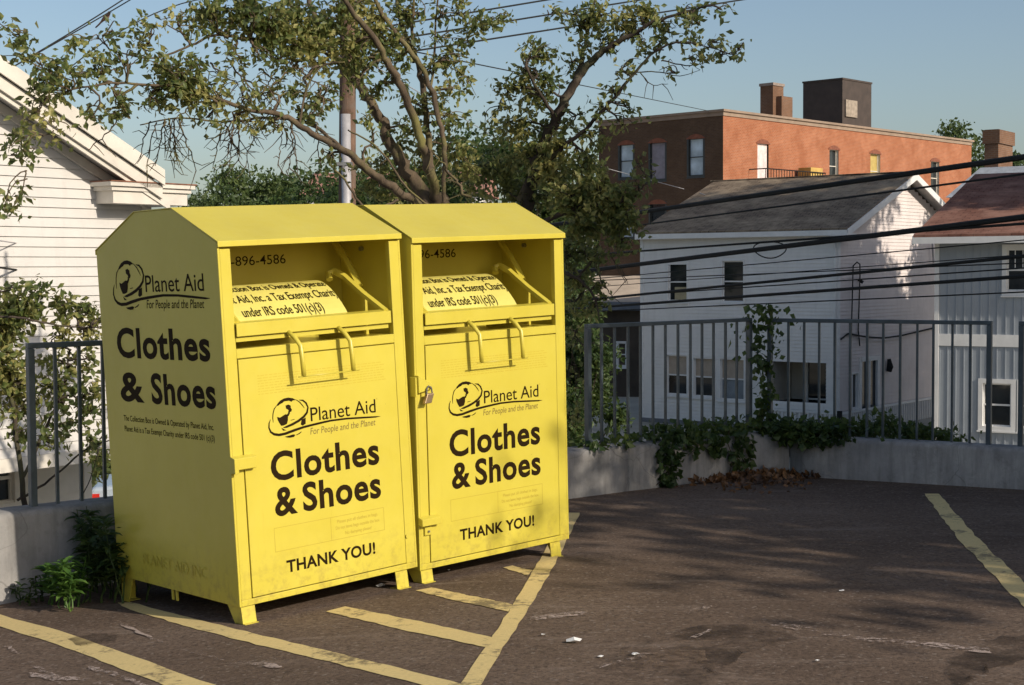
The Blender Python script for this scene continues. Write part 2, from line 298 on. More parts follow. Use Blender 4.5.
def make_bin(pose_m,label,which):
    e=empty('clothing_bin',mat=pose_m); tag(e,label,'donation bin','yellow clothing donation bins side by side on the car park')
    prof=[(0,0),(BD,0),(BD,BH*.9984),(YB,RT),(YC,RT),(0,BH)]
    b=MB()
    for x0 in (0,BW-.012): b.prism([(x0,y,z) for y,z in prof],(.012,0,0))
    i0,i1=.012,BW-.012
    b.box((i0,BD-.012,0),(i1,BD-.001,BH*.998))                  # back
    b.box((i0,.021,0.001),(i1,BD-.012,.012))                      # floor plate
    b.box((i0,.0,.0),(i1,.02,.0295))                             # bottom rail
    b.box((i0,0,.0295),(.068,.03,BH-.03)); b.box((.991,0,.0295),(i1,.03,BH-.03))   # posts
    b.box((.068,0,1.159),(.991,.5,1.203))                        # sill and ledge
    b.box((.068,.016,.0295),(.991,.022,1.159))                   # stop behind the door
    b.box((.012,.5,1.0),(i1,.508,RT-.012))                        # wall behind the opening
    body=b.build('body',YEL,e,bevel=.0025)
    r=MB(); t=.006                                              # folded roof
    fp=[(-.014,BH-.020),(-.014,BH+.006),(YC,RT+t),(YB,RT+t),(BD+.004,BH*.998+t),(BD+.004,BH*.998-.02),(BD+.0005,BH*.998-.02),(BD+.0005,BH*.998+.001),(YB,RT+.0005),(YC,RT+.0005),(-.0085,BH+.001),(-.0085,BH-.020)]
    r.prism([(-.004,y,z) for y,z in fp],(BW+.008,0,0)); r.build('roof',YEL,e,bevel=.0015)
    d=MB(); d.box((.0725,-.003,.0345),(.9865,.012,1.1535)); door=d.build('door',YEL,e,bevel=.002)
    # ---- lettering on the door
    F=lambda ox,oz:(lambda u,v,n:(ox+u,-.003-n,oz+v))
    mk=MB(); F2=lambda u,v:(u,-.0036,v); add_logo(mk,F2); mk.build('globe_emblem',INK,door)
    t1=MB()
    put_text(t1,'Planet Aid',F(.456,.822),.392,.070,bold=.004)
    put_text(t1,'Clothes',F(.213,.566),.640,.138,bold=.027,spacing=1.07); put_text(t1,'&',F(.223,.397),.128,.138,bold=.026); put_text(t1,'Shoes',F(.383,.397),.469,.138,bold=.027,spacing=1.07)
    put_text(t1,'THANK YOU!',F(.268,.118),.528,.058,bold=.030,spacing=1.05)
    t1.build('lettering',INK,door)
    t2=MB(); put_text(t2,'For People and the Planet',F(.449,.758),.393,.034,shear=.15,bold=.002); t2.build('slogan',HALF,door)
    t3=MB(); put_text(t3,'R',F(.855,.885),.008,.008)
    for k,s in enumerate(('Please put all clothes in bags.','Do not leave bags outside the box.','No dumping please!')):
        w=(.25,.27,.16)[k]; put_text(t3,s,F(.70-w/2,.305-k*.031),w,.017)
    l=.0022
    for a in (((.21,.225),(.86,.225+l)),((.21,.338),(.86,.338+l)),((.21,.225),(.21+l,.338)),((.86,.225),(.86+l,.34)),((.536,.225),(.536+l,.338))):
        (x0,z0),(x1,z1)=a; t3.quad((x0,-.0036,z0),(x1,-.0036,z0),(x1,-.0036,z1),(x0,-.0036,z1))
    t3.build('small_print_box',FADE,door)
    t4=MB(); rr=random.Random(3)
    for k in range(8):                                          # illegible faded paragraph
        x=.17; z=1.068-k*.0125
        while x<.90:
            w=rr.uniform(.006,.03); t4.quad((x,-.0036,z),(x+w,-.0036,z),(x+w,-.0036,z+.003),(x,-.0036,z+.003)); x+=w+.006
    t4.build('faded_print',plain_fade,door)
    # ---- lettering on the side
    sd=MB(); G=lambda oy,oz:(lambda u,v,n:(-n,oy-u,oz+v))
    add_logo(sd,lambda u,v:(-.0008,1.035-(u-.209)*1.42,1.392+(v-.757)*1.29))
    put_text(sd,'Planet Aid',G(.690,1.481),.552,.086,bold=.004)
    put_text(sd,'Clothes',G(1.024,1.155),.905,.150,bold=.029,spacing=1.07); put_text(sd,'&',G(1.020,.932),.245,.150,bold=.028); put_text(sd,'Shoes',G(.700,.932),.605,.150,bold=.029,spacing=1.07)
    put_text(sd,'For People and the Planet',G(.690,1.400),.545,.044,shear=.15,bold=.006)
    put_text(sd,'The Collection Box is Owned & Operated by Planet Aid, Inc.',G(1.005,.826),.875,.030,bold=.008)
    put_text(sd,'Planet Aid is a Tax Exempt Charity under IRS code 501 (c)(3)',G(1.003,.772),.875,.030,bold=.008)
    sd.build('side_lettering',INK,body)
    em=MB(); put_text(em,'PLANET AID INC',G(.90,.098),.62,.06,bold=-.005,ext=.004); em.build('welded_letters',YEL,body)
    # ---- phone number inside the opening
    ph=MB(); px=.378; put_text(ph,'-896-4586',lambda u,v,n:(px+u,.5-n,1.585+v*1.0),.325,.050,bold=.002); ph.build('phone_number',INK,body)
    # ---- hopper: front strip, curved lid, side arms, pull handle
    h=MB(); h.prism([(.066,-.012,1.262),(.066,-.018,1.262),(.066,-.018,1.322),(.066,.035,1.330),(.066,.035,1.322),(.066,-.012,1.316)],(.90,0,0))
    h.box((.07,.000,1.236),(.96,.03,1.258))
    hop=h.build('hopper_lip',YEL,e,bevel=.001)
    dd=MB(); n=12; top=[]
    for i in range(n+1):
        a=i/n; y=.030+.26*a; z=1.328+.165*math.sin(a*1.5708)**.9; top.append((y,z))
    W0,W1=.07,.735
    for i in range(n):
        (y0,z0),(y1,z1)=top[i],top[i+1]
        dd.quad((W0,y0,z0),(W1-.0*i,y0,z0),(W1,y1,z1),(W0,y1,z1))
        dd.quad((W1,y0,z0),(W1,y0,1.2),(W1,y1,1.2),(W1,y1,z1))
    dd.build('hopper_lid',SHEET,hop,smooth=True)
    def ontop(u,s,n=0):                                         # s: distance up the lid
        L=0
        for i in range(len(top)-1):
            (y0,z0),(y1,z1)=top[i],top[i+1]; q=math.hypot(y1-y0,z1-z0)
            if L+q>=s or i==len(top)-2:
                f=(s-L)/q; return (u,y0+(y1-y0)*f-.0012,z0+(z1-z0)*f+.0022)
            L+=q
    lt=MB()
    for s_,x0,w,st in (('Collection Box is Owned & Operated by',.10,.70,.205),('Planet Aid, Inc. a Tax Exempt Charity',.045,.70,.115),('under IRS code 501(c)(3)',.15,.46,.022)):
        v,f=text_bm(s_,lambda u,v,n:(u,v,0),w,.060,bold=.008)
        keep=[i for i,p in enumerate(v) if .072<x0+p[0]<.733]; ks=set(keep)
        v2=[ontop(x0+p[0],max(.001,st+p[1])) for p in v]; lt.add(v2,[q for q in f if all(i in ks for i in q)])
    lt.build('lid_lettering',INK,hop)
    ar=MB()
    for x in (.955,.085):
        sgn=1 if x>.5 else -1
        ar.tube([(x,.01,1.32),(x-.02*sgn,.16,1.41),(x-.03*sgn,.30,1.50),(x-.05*sgn,.36,1.53),(x-.08*sgn,.37,1.52),(x-.09*sgn,.35,1.49)],.019,6)
        ar.tube([(x+.03*sgn,.485,1.72),(x+.02*sgn,.34,1.58),(x,.22,1.45)],.020,5)
        ar.box((x-.008,.17,1.2),(x+.008,.19,1.42))
    ar.build('hopper_arm',YEL,hop)
    hd=MB()
    for x in (.362,.652):
        hd.tube([(x-.012,-.014,1.262),(x,-.05,1.235),(x+.006,-.085,1.196),(x+.010,-.088,1.12),(x+.014,-.086,1.050)],[.0125]*5,6)
    hd.tube([(.345,-.087,1.050),(.70,-.086,1.050)],.0035,5)
    hd.build('pull_handle',YEL,hop,smooth=True)
    # ---- hinge, latches
    if which==1:
        k=MB(); k.prism([(-.004,-.003,.63),(-.004,-.040,.63),(-.004,-.040,.70),(-.004,-.003,.71)],(.022,0,0)); k.prism([(.018,-.003,.64),(.018,-.038,.648),(.018,-.038,.700),(.018,-.003,.71)],(.10,.0,0))
        k.build('latch_bracket',YEL,door,bevel=.002)
        k=MB(); k.tube([(1.0,-.001,.17),(1.0,-.008,.17)],.010,8); k.build('bolt',YEL,body)
    else:
        k=MB(); k.prism([(-.002,-.003,1.01),(.10,-.003,.955),(.10,-.003,.94),(.0,-.003,.92)],(0,-.03,0)); k.box((-.012,-.02,.90),(.0,.03,1.0)); k.build('hasp',YEL,door,bevel=.002)
        k=MB(); k.box((.030,-.052,.865),(.075,-.030,.915),lambda x,y,z:(x+(z-.89)*.4,y,z)); pl=k.build('padlock',BRS,door,bevel=.004)
        k=MB(); k.tube([(.042,-.041,.912),(.044,-.041,.94),(.055,-.041,.953),(.072,-.041,.945),(.078,-.041,.915)],.0045,6); k.build('shackle',STL,pl)
        k=MB(); k.prism([(-.006,-.003,.235),(-.006,-.04,.235),(-.006,-.04,.270),(-.006,-.003,.280)],(.125,0,0)); k.box((.03,-.012,.18),(.075,-.003,.225)); k.build('latch_bracket',YEL,door,bevel=.002)
        k=MB(); k.tube([(.052,-.012,.2),(.052,-.02,.2)],.006,8); k.build('bolt',STL,door)
    # eyelet inside the opening
    k=MB(); k.tube([(BW-.012,.30,1.64),(BW-.03,.30,1.64)],.012,8); k.build('eyelet',STL,body)
    # ---- legs down to the ground
    inv=pose_m.inverted(); gap={}
    for (x,y,dx,dy) in ((.012,.012,1,1),(BW-.012,.012,-1,1),(.012,BD-.012,1,-1),(BW-.012,BD-.012,-1,-1)):
        w=pose_m@Vector((x,y,0)); L=w.z-gz(w.x,w.y)+.002
        lean=.0 if which==1 else .02*(-1 if y<.5 else 1)
        g=MB(); x1=x+dx*.075
        if dx<0 and y<.5: x,x1=x-.05,x1-.05
        g.prism([(x,y,-.0),(x1,y,-.0),(x1-lean*0,y-.012*dy,-L),(x,y-.012*dy,-L)],(0,dy*.006,0))
        g.prism([(x,y+dy*.007,0),(x,y+dy*.12,0),(x,y+dy*.06,-L),(x,y-dy*.005,-L)],(dx*.006,0,0))
        g.prism([(x,y-.03*(dy>0),-L),(x1,y-.03*(dy>0),-L),(x1,y+dy*.05,-L),(x,y+dy*.05,-L)],(0,0,.006))
        g.build('leg',YEL,e)
    k=MB(); k.box((.012,.60,-.055),(.02,.615,0)); k.box((.012,.64,-.055),(.02,.655,0)); k.build('lug',YEL,body)
    return e
plain_fade=plain('very_faded_ink',(.52,.39,.03),.6,0,.1,8)
make_bin(POSE1,'left yellow metal clothing bin, its whole lettered side panel in view',1)
make_bin(POSE2,'right yellow metal clothing bin with a small padlock hanging on its door edge',2)
# ================================================================== ground
WA=Vector((-2.65,8.17)); WB=Vector((2.02,12.25)); WD=(WB-WA).normalized(); WC=Vector((3.54,11.32)); WE=(WC-WB).normalized()
def wall_y(x):
    if x<WB.x: return WA.y+(x-WA.x)*WD.y/WD.x
    return WB.y+(x-WB.x)*WE.y/WE.x
xs=[-26,-20,-15,-11,-8,-6]+[-5+.25*i for i in range(57)]+[10,12,15,19,24,30]; NR=70
m=MB(); vs=[]
for x in xs:
    y1=wall_y(x)+.12
    for j in range(NR):
        t=j/(NR-1); y=-30+(y1+30)*(1-(1-t)**2.2); vs.append((x,y,gz(max(x,-8),y)))
fs=[(i*NR+j,(i+1)*NR+j,(i+1)*NR+j+1,i*NR+j+1) for i in range(len(xs)-1) for j in range(NR-1)]
m.add(vs,fs); tag(m.build('parking_lot',ASP,smooth=True),'worn brown black asphalt car park',None,None,'structure')
LOW=CZ-5.05
m=MB(); N=40; vs=[]
for i in range(N+1):
    for j in range(N+1):
        u=(i/N-.5)*2;v=(j/N-.5)*2; x=math.copysign(abs(u)**2.2,u)*2500; y=math.copysign(abs(v)**2.2,v)*2500
        vs.append((x,y,LOW+.15*math.sin(x*.11)*math.cos(y*.09)*(abs(y)>80)))
m.add(vs,[(i*(N+1)+j,(i+1)*(N+1)+j,(i+1)*(N+1)+j+1,i*(N+1)+j+1) for i in range(N) for j in range(N)])
tag(m.build('ground',BOUNCE,smooth=True),'unseen lower ground beyond the car park wall, paled to bounce light',None,None,'structure')
# ---- painted lines: outlines of the lines on the asphalt, each side resampled
def stripe(left,right,n=26,jit=.005,dz=.003,mat=None,name='painted_line',grp='pale yellow lines painted on the asphalt'):
    def samp(pl,t):
        L=[0]
        for a,b in zip(pl,pl[1:]): L.append(L[-1]+math.dist(a,b))
        s=t*L[-1]
        for k in range(len(pl)-1):
            if s<=L[k+1]+1e-9:
                f=(s-L[k])/(L[k+1]-L[k]); return (pl[k][0]+(pl[k+1][0]-pl[k][0])*f,pl[k][1]+(pl[k+1][1]-pl[k][1])*f)
        return pl[-1]
    g=lambda pl:[ (lambda p:(p.x,p.y))(ground(*q)) for q in pl]
    l,r=g(left),g(right); mb=MB(); vs=[]
    for i in range(n+1):
        a,b=samp(l,i/n),samp(r,i/n)
        for k in range(5):
            f=k/4; x=a[0]+(b[0]-a[0])*f; y=a[1]+(b[1]-a[1])*f
            if k in(0,4): x+=random.uniform(-jit,jit); y+=random.uniform(-jit,jit)
            vs.append((x,y,gz(max(x,-8),y)+dz))
    mb.add(vs,[(i*5+k,(i+1)*5+k,(i+1)*5+k+1,i*5+k+1) for i in range(n) for k in range(4)])
    return tag(mb.build(name,mat or STR),None,None,grp,'structure')
stripe([(-40,603),(10,618),(60,631),(165,668),(260,702)],[(-40,613),(0,627),(60,646),(160,684),(200,700)])
stripe([(118,603),(132,603),(190,618),(250,633),(460,684),(520,700)],[(118,604),(124,608),(190,628),(256,645),(440,690),(480,702)],40)
stripe([(345,607),(420,622),(494,638)],[(325,612),(410,632),(487,648)])
stripe([(432,588),(470,596),(513,605)],[(415,591),(460,602),(508,612)])
stripe([(512,566),(532,571)],[(503,568),(528,576)],8)
stripe([(563,513),(548,545),(520,594),(492,638),(456,692)],[(580,513),(562,550),(548,577),(520,622),(476,692)],40)
stripe([(924,494),(960,541),(1000,583),(1040,622)],[(939,494),(975,536),(1024,583),(1060,612)],36,.008)
for pl,w in (([(-6,637),(20,656),(44,672),(66,690)],5),([(88,668),(115,676),(150,688)],4),([(120,624),(165,645),(225,662),(282,668)],3),([(530,620),(556,617),(588,613)],4),([(686,614),(712,607)],3),([(600,668),(650,655),(690,640),(712,630)],2.5),([(740,618),(860,640),(990,652)],5),([(30,676),(90,682),(150,700)],4)):
    stripe([(x,y-w/2) for x,y in pl],[(x,y+w/2) for x,y in pl],30,.012,.006,SCUFF,'tyre_scuff','pale scuff marks on the asphalt')
stripe([(600,668),(640,640),(700,625),(760,622)],[(690,700),(720,668),(750,650),(800,640)],20,.04,.005,OIL,'oil_stain','dark stains on the asphalt')
stripe([(70,640),(95,634),(118,636)],[(78,648),(98,644),(116,642)],12,.02,.005,OIL,'oil_stain','dark stains on the asphalt')
stripe([(940,668),(985,640),(1030,636)],[(960,690),(1000,664),(1040,655)],12,.04,.005,OIL,'oil_stain','dark stains on the asphalt')
stripe([(640,656),(675,650),(705,652)],[(645,666),(675,668),(706,662)],14,.02,.007,SAND,'sand_dust','tan dust on the asphalt')
# ================================================================== concrete wall
CT=CZ-1.29
def off(p,d,n): return (p.x-d.y*n,p.y+d.x*n)     # n>0: away from the camera side
def wall_sec(pts,label,top0,top1,seg=.25,thick=.24):
    """retaining wall along pts with a softened worn top, from the car park side down to the low ground"""
    P=[Vector(p) for p in pts]; fine=[]
    for a,b in zip(P,P[1:]):
        k=max(1,int((b-a).length/seg)); fine+=[a+(b-a)*(i/k) for i in range(k)]
    fine.append(P[-1]); n=len(fine); mb=MB(); prof=[]
    tot=sum((b-a).length for a,b in zip(fine,fine[1:])); s=0; vs=[]
    for i,p in enumerate(fine):
        if i: s+=(p-fine[i-1]).length
        d=(fine[min(i+1,n-1)]-fine[max(i-1,0)]).normalized(); nn=Vector((-d.y,d.x)); zt=top0+(top1-top0)*s/tot+.006*noise.noise(Vector((p.x*2,p.y*2,0)))
        for (o,z) in ((0,-3.5),(0,zt-.035),(.01,zt-.012),(.035,zt),(thick/2,zt+.004),(thick-.035,zt),(thick-.01,zt-.012),(thick,zt-.035),(thick,-3.5)):
            w=.008*noise.noise(Vector((p.x*3+o*5,p.y*3,z*3))) if z>-3 else 0
            q=p+nn*(o+w); vs.append((q.x,q.y,z))
    k=9; fs=[(i*k+j,(i+1)*k+j,(i+1)*k+j+1,i*k+j+1) for i in range(n-1) for j in range(k-1)]
    fs+=[tuple(range(k)),tuple(range((n-1)*k,n*k))[::-1]]
    mb.add(vs,fs); o=mb.build('concrete_wall',CON,smooth=True); return tag(o,label,'wall','sections of the low concrete wall round the car park')
far=WA-WD*9
cut=WA+WD*((.86-WA.x)/WD.x*1.0)
wall_sec([far,cut],'long concrete wall section running behind the yellow bins from the left',CZ-1.26,CZ-1.30)
cut2=cut+WD*.012; bend=WB-WD*.25; b2=WB+WE*.22
wall_sec([cut2,bend,WB+Vector((-.06,-.03)),b2],'ivy hung concrete wall section that curves at the corner right of the bins',CZ-1.31,CZ-1.335)
wall_sec([b2+WE*.012,WC+WE*9],'shaded concrete wall section along the right end of the car park',CZ-1.34,CZ-1.33)
# ================================================================== railings
def on_line(px,P,D,off_=.12):            # point of the wall centre line seen at column px
    n=Vector((-D.y,D.x)); Q=P+n*off_; d=ray(px,400); t=Vector((d.x,d.y)).normalized()
    den=D.x*t.y-D.y*t.x; k=-(Q.x*t.y-Q.y*t.x)/den; return Q+D*k
def railing(bars,P,D,zt,zb,label,postw=.018,ends=(True,True)):
    e=empty('railing',(bars[0].x,bars[0].y,zb)); tag(e,label,'railing','steel railings fixed along the concrete wall')
    O=Vector((bars[0].x,bars[0].y,zb)); a=math.atan2(D.y,D.x); c_,s_=math.cos(a),math.sin(a)
    def box(x0,x1,y0,y1,z0,z1):
        return MB().box((x0,y0,z0),(x1,y1,z1),lambda x,y,z:(x*c_-y*s_,x*s_+y*c_,z))
    us=[(b-bars[0]).dot(D) for b in bars]; H=zt-zb
    box(us[0]-postw,us[-1]+postw,-.02,.02,H-.03,H).build('top_rail',RAIL,e,bevel=.003)
    for i,u in enumerate(us):
        if (i==0 and ends[0]) or (i==len(us)-1 and ends[1]):
            box(u-postw,u+postw,-.022,.022,-.04,H-.031).build('post',RAIL,e,bevel=.003)
        else:
            w=.0078+.001*random.random(); k=random.uniform(-.004,.004)
            box(u-w,u+w,-w,w,-.04,H-.031).build('baluster',RAIL,e)
sp=(on_line(83,WA,WD)-on_line(59,WA,WD)).length
b0=on_line(31,WA,WD); barsA=[b0]+[b0+WD*(sp*(i+1)) for i in range(int((on_line(545,WA,WD)-b0).length/sp))]
railing(barsA,WA,WD,CZ-.385,CZ-1.27,'long grey steel railing on the wall behind and left of the bins')
barsB=[on_line(x,WA,WD) for x in (588,601.6,614.7,628,640.5,653,665.4,678,690.4,702,713.4,725.4,736.7,749)]
railing(barsB,WA,WD,CZ-.40,CZ-1.31,'grey steel railing between the right bin and the vine grown post')
barsC=[on_line(x,WB,WE) for x in (770,788.3,804,819,834.6,850,867,883,900,917,933,952,970,989)]
railing(barsC,WB,WE,CZ-.405,CZ-1.34,'grey steel railing right of the vine grown post, before the grey house')
sp=(barsC[-1]-barsC[-2]).length
d0=on_line(1021,WB,WE); railing([d0+WE*(sp*i) for i in range(9)],WB,WE,CZ-.405,CZ-1.34,'grey steel railing cut off by the right edge of the photo')
# ================================================================== houses
class House:
    def __init__(s,name,px,depth,az,label,cat,zrel=0,group=None):
        p=at(px,269,depth); a=R(90-az)      # az: compass-like angle of the front's rightward run, 90 = straight right
        s.e=empty(name,(p.x,p.y,LOW),a); tag(s.e,label,cat,group)
        s.o=Vector((p.x,p.y,LOW)); s.ux=Vector((math.cos(a),math.sin(a),0)); s.uy=Vector((-math.sin(a),math.cos(a),0))
    def T(s,face,W=0):
        if face=='front': return lambda u,z,n: (u,-n+W,z)
        if face=='right': return lambda u,z,n: (W+n,u,z)
        if face=='left': return lambda u,z,n: (-n,u,z)
    def uz(s,px,py,face='front',W=0):
        """metres along / up a wall of this house for a point measured on the photograph"""
        d=ray(px,py); dl=Vector((d.dot(s.ux),d.dot(s.uy),d.z)); r=CAM-s.o; ol=Vector((r.dot(s.ux),r.dot(s.uy),r.z))
        if face=='front': k=(W-ol.y)/dl.y; q=ol+dl*k; return q.x,q.z
        k=(W-ol.x)/dl.x; q=ol+dl*k; return q.y,q.z
def pbox(mb,T,u0,u1,z0,z1,n0,n1): mb.box((0,0,0),(1,1,1),lambda x,y,z:T(u0+(u1-u0)*x,z0+(z1-z0)*y,n0+(n1-n0)*z))
def siding(mb,T,u0,u1,z0,z1,pitch,ops,clip=None,lap=.020):
    z=z0
    while z<z1-1e-6:
        zt=min(z+pitch,z1); a,b=u0,u1
        if clip: a,b=clip((z+zt)/2); a=max(a,u0); b=min(b,u1)
        segs=[(a,b)]
        for (o0,o1,p0,p1) in ops:
            if p0<(z+zt)/2<p1: segs=[q for (c,d) in segs for q in ((c,min(d,o0)),(max(c,o1),d)) if q[1]-q[0]>.005]
        for c,d in segs:
            if d-c<.01: continue
            mb.quad(T(c,z,lap),T(d,z,lap),T(d,zt,.002),T(c,zt,.002)); mb.quad(T(c,z,.002),T(d,z,.002),T(d,z,lap),T(c,z,lap))
        z=zt
def flatwall(mb,T,u0,u1,z0,z1,ops,n=0):
    us=sorted({u0,u1,*[min(max(x,u0),u1) for o in ops for x in o[:2]]}); zs=sorted({z0,z1,*[min(max(x,z0),z1) for o in ops for x in o[2:]]})
    for a,b in zip(us,us[1:]):
        for c,d in zip(zs,zs[1:]):
            if any(o[0]<(a+b)/2<o[1] and o[2]<(c+d)/2<o[3] for o in ops): continue
            mb.quad(T(a,c,n),T(b,c,n),T(b,d,n),T(a,d,n))
def window(H,T,u0,u1,z0,z1,trim=.09,mat=None,pane=None,blind=None,sash=True,proud=.03,deep=.08,muntin=False,sill=True,low=None,name='window',sm=None):
    mat=mat or TRM; f=MB()
    for a,b,c,d in ((u0-trim,u0,z0-trim,z1+trim),(u1,u1+trim,z0-trim,z1+trim),(u0,u1,z1,z1+trim),(u0,u1,z0-trim,z0)): pbox(f,T,a,b,c,d,-deep,proud)
    w=f.build(name,mat,H.e); s=.035; g=MB()
    for a,b,c,d in ((u0,u0+s,z0,z1),(u1-s,u1,z0,z1),(u0+s,u1-s,z1-s,z1),(u0+s,u1-s,z0,z0+s)): pbox(g,T,a,b,c,d,-deep+.005,-deep+.045)
    zm=(z0+z1)/2
    if sash: pbox(g,T,u0+s,u1-s,zm-.022,zm+.022,-deep+.005,-deep+.05)
    if muntin:
        for k in (1,2): u=u0+(u1-u0)*k/3; pbox(g,T,u-.01,u+.01,zm+.022,z1-s,-deep+.008,-deep+.03)
    g.build('sash',sm or mat,w)
    p=MB(); n=-deep+.012; p.quad(T(u0,z0,n),T(u1,z0,n),T(u1,z1,n),T(u0,z1,n)); p.build('pane',pane or GLS,w)
    if blind: p=MB(); n=-deep+.016; p.quad(T(u0+s,zm+.02,n),T(u1-s,zm+.02,n),T(u1-s,z1-s,n),T(u0+s,z1-s,n)); p.build('blind',blind,w)
    if low: p=MB(); n=-deep+.016; p.quad(T(u0+s,z0+s,n),T(u1-s,z0+s,n),T(u1-s,zm-.02,n),T(u0+s,zm-.02,n)); p.build('curtain',low,w)
    if sill: q=MB(); pbox(q,T,u0-trim-.02,u1+trim+.02,z0-trim-.04,z0-trim-.002,0,proud+.03); q.build('sill',mat,w)
    return (u0,u1,z0,z1)
def rect(H,x0,y0,x1,y1,face='front',W=0):
    a=H.uz(x0,y1,face,W); b=H.uz(x1,y0,face,W); return (min(a[0],b[0]),max(a[0],b[0]),min(a[1],b[1]),max(a[1],b[1]))
def shell(H,W,D,z1,mat,uv=False,lo=0):  # plain back and hidden sides so that the building is closed
    m=MB(); m.quad((0,D,lo),(W,D,lo),(W,D,z1),(0,D,z1)); return m
# ---------------------------------------------------------------- white clapboard house, middle right
H=House('house',838,46,128,'weathered white clapboard house with a shingled gable roof and a railed corner porch','house')
# origin at the corner; front runs left of it (negative u)
WL=-7.08; GD=9.5
EAV=H.uz(838,229)[1]; RID=H.uz(712,185,'front',GD/2)[1]
T=H.T('front'); ops=[rect(H,668.5,301,687,263),rect(H,722.5,302,743.5,261)]
low=[rect(H,667,395,687,355),rect(H,694,397,714,357),rect(H,720.5,400.5,744,358)]
porch=rect(H,772,433,826,360); porch=(porch[0],porch[1],.9,porch[3])
base=H.uz(700,421)[1]
m=MB(); siding(m,T,WL,0,base,EAV,.112,ops+low+[porch])
m.build('wall',WHS,H.e)
TR=H.T('right',0); door=rect(H,860,411,878,360,'right'); door=(door[0],door[1],base,door[3]); sw=rect(H,852,408,857.5,374,'right'); 
def clip(z): 
    if z<=EAV: return (0,GD)
    h=(RID-.12-EAV); f=(z-EAV)/h; return (GD/2*f,GD-GD/2*f)
m=MB(); siding(m,TR,0,GD,base,RID-.15,.112,[door,sw],clip); m.build('gable_wall',m_siding('pink_bounce_white_siding',(.74,.67,.65)),H.e)  # pink bounced light put into the gable siding colour
m=MB(); m.box((WL,.02,0),(-.02,GD,base)); m.quad((WL,GD,base),(0,GD,base),(0,GD,EAV),(WL,GD,EAV)); m.quad((WL,0,base),(WL,GD,base),(WL,GD,EAV),(WL,0,EAV)); m.poly([(WL,0,EAV),(WL,GD,EAV),(WL,GD/2,RID)])
m.quad((WL,0,base+.01),(0,0,base+.01),(0,GD,base+.01),(WL,GD,base+.01))
m.build('foundation',CRM,H.e)
m=MB(); pbox(m,T,WL,-.0,base-.14,base-.005,-.02,.05); m.build('sill_board',plain('slate_trim',(.16,.17,.19),.7),H.e)
for o in ops: window(H,T,*o,trim=.05,mat=TRM,muntin=False,blind=None)
q=MB(); o=ops[0]; pbox(q,T,o[0]+.2,o[1]-.04,o[2]+.04,o[2]+.45,-.066,-.06); q.build('paper_blind',plain('old_yellow_paper',(.42,.36,.22),.8),H.e)
for i,o in enumerate(low): window(H,T,*o,trim=.05,mat=TRM,blind=BLD,low=plain('grey_curtain',(.22,.25,.28),.8) if i==2 else None)
m=MB()                                   # corner boards, frieze under the eaves, rake boards
pbox(m,T,-.12,0.02,base,EAV-.02,.0,.03); pbox(m,TR,0,.11,base,EAV-.02,0,.03); pbox(m,T,WL,WL+.12,base,EAV,0,.03); pbox(m,TR,GD-.11,GD,base,EAV,0,.03)
pbox(m,T,WL,0,EAV-.22,EAV-.0,0,.028); m.build('trim_board',TRM,H.e)
OV=.38; RH=.32; sl=(RID-EAV)/(GD/2); th=.10
def gable_roof(H,x0,x1,D,ea,ri,ov,rh0,rh1,mat,trim,soff,th=.12,box=True):
    sl=(ri-ea)/(D/2); m=MB(); ze=ea-sl*ov
    for s in (0,1):
        Y=(lambda y:y) if s==0 else (lambda y:D-y)
        a=[(x0-rh0,Y(-ov),ze),(x1+rh1,Y(-ov),ze),(x1+rh1,D/2,ri),(x0-rh0,D/2,ri)]
        m.add(a+[(x,y,z+th) for x,y,z in a],[(0,1,2,3),(7,6,5,4),(0,4,5,1),(1,5,6,2),(3,7,4,0)])
    rf=m.build('roof',mat,H.e,uv=True); t=MB()
    for s in (0,1):
        Y=(lambda y:y) if s==0 else (lambda y:D-y)
        t.box((x0-rh0,0,0),(x1+rh1,1,1),lambda x,y,z:(x,Y(-ov-.012-.05*y),ze-.10+(.16)*z))      # gutter / fascia
        for xx in ([x1+rh1] if rh1 else [])+([x0-rh0-.03] if rh0 else []):
            t.add([(xx+k,Y(y),z) for k in (0.002,.035) for (y,z) in ((-ov,ze-.13),(D/2,ri-.13),(D/2,ri+th*.7),(-ov,ze+th*.7))],[(0,1,2,3),(7,6,5,4),(0,4,5,1),(3,2,6,7),(0,3,7,4)])
    t.build('fascia',trim,rf); f=MB()
    for s in (0,1):
        Y=(lambda y:y) if s==0 else (lambda y:D-y)
        f.quad((x0-rh0,Y(-ov),ze-.02),(x1+rh1,Y(-ov),ze-.02),(x1+rh1,Y(0),ze-.02),(x0-rh0,Y(0),ze-.02))
        for a,b in ((x1,x1+rh1),(x0-rh0,x0)):
            f.quad((a,Y(-ov),ze-.012),(b,Y(-ov),ze-.012),(b,D/2,ri-.012),(a,D/2,ri-.012))
    f.build('soffit',soff,rf); return rf
rf=gable_roof(H,WL,0,GD,EAV,RID,.26,.02,.42,SHG,TRM,SOF)
m=MB()                                   # returned eave at the corner and downpipe
m.box((-.02,-.34,EAV-.30),(.46,.30,EAV-.14)); m.build('eave_return',TRM,rf)
m=MB(); m.tube([(-.10,-.30,EAV-.18),(-.08,-.10,EAV-.45),(-.06,-.07,EAV-.6),(-.06,-.07,.6)],.04,6); m.build('downpipe',TRM,H.e)
m=MB(); m.tube([(x,GD/2,RID+.13) for x in (WL-.15,-2,.42)],.035,5); m.build('ridge_cap',SHG,rf)
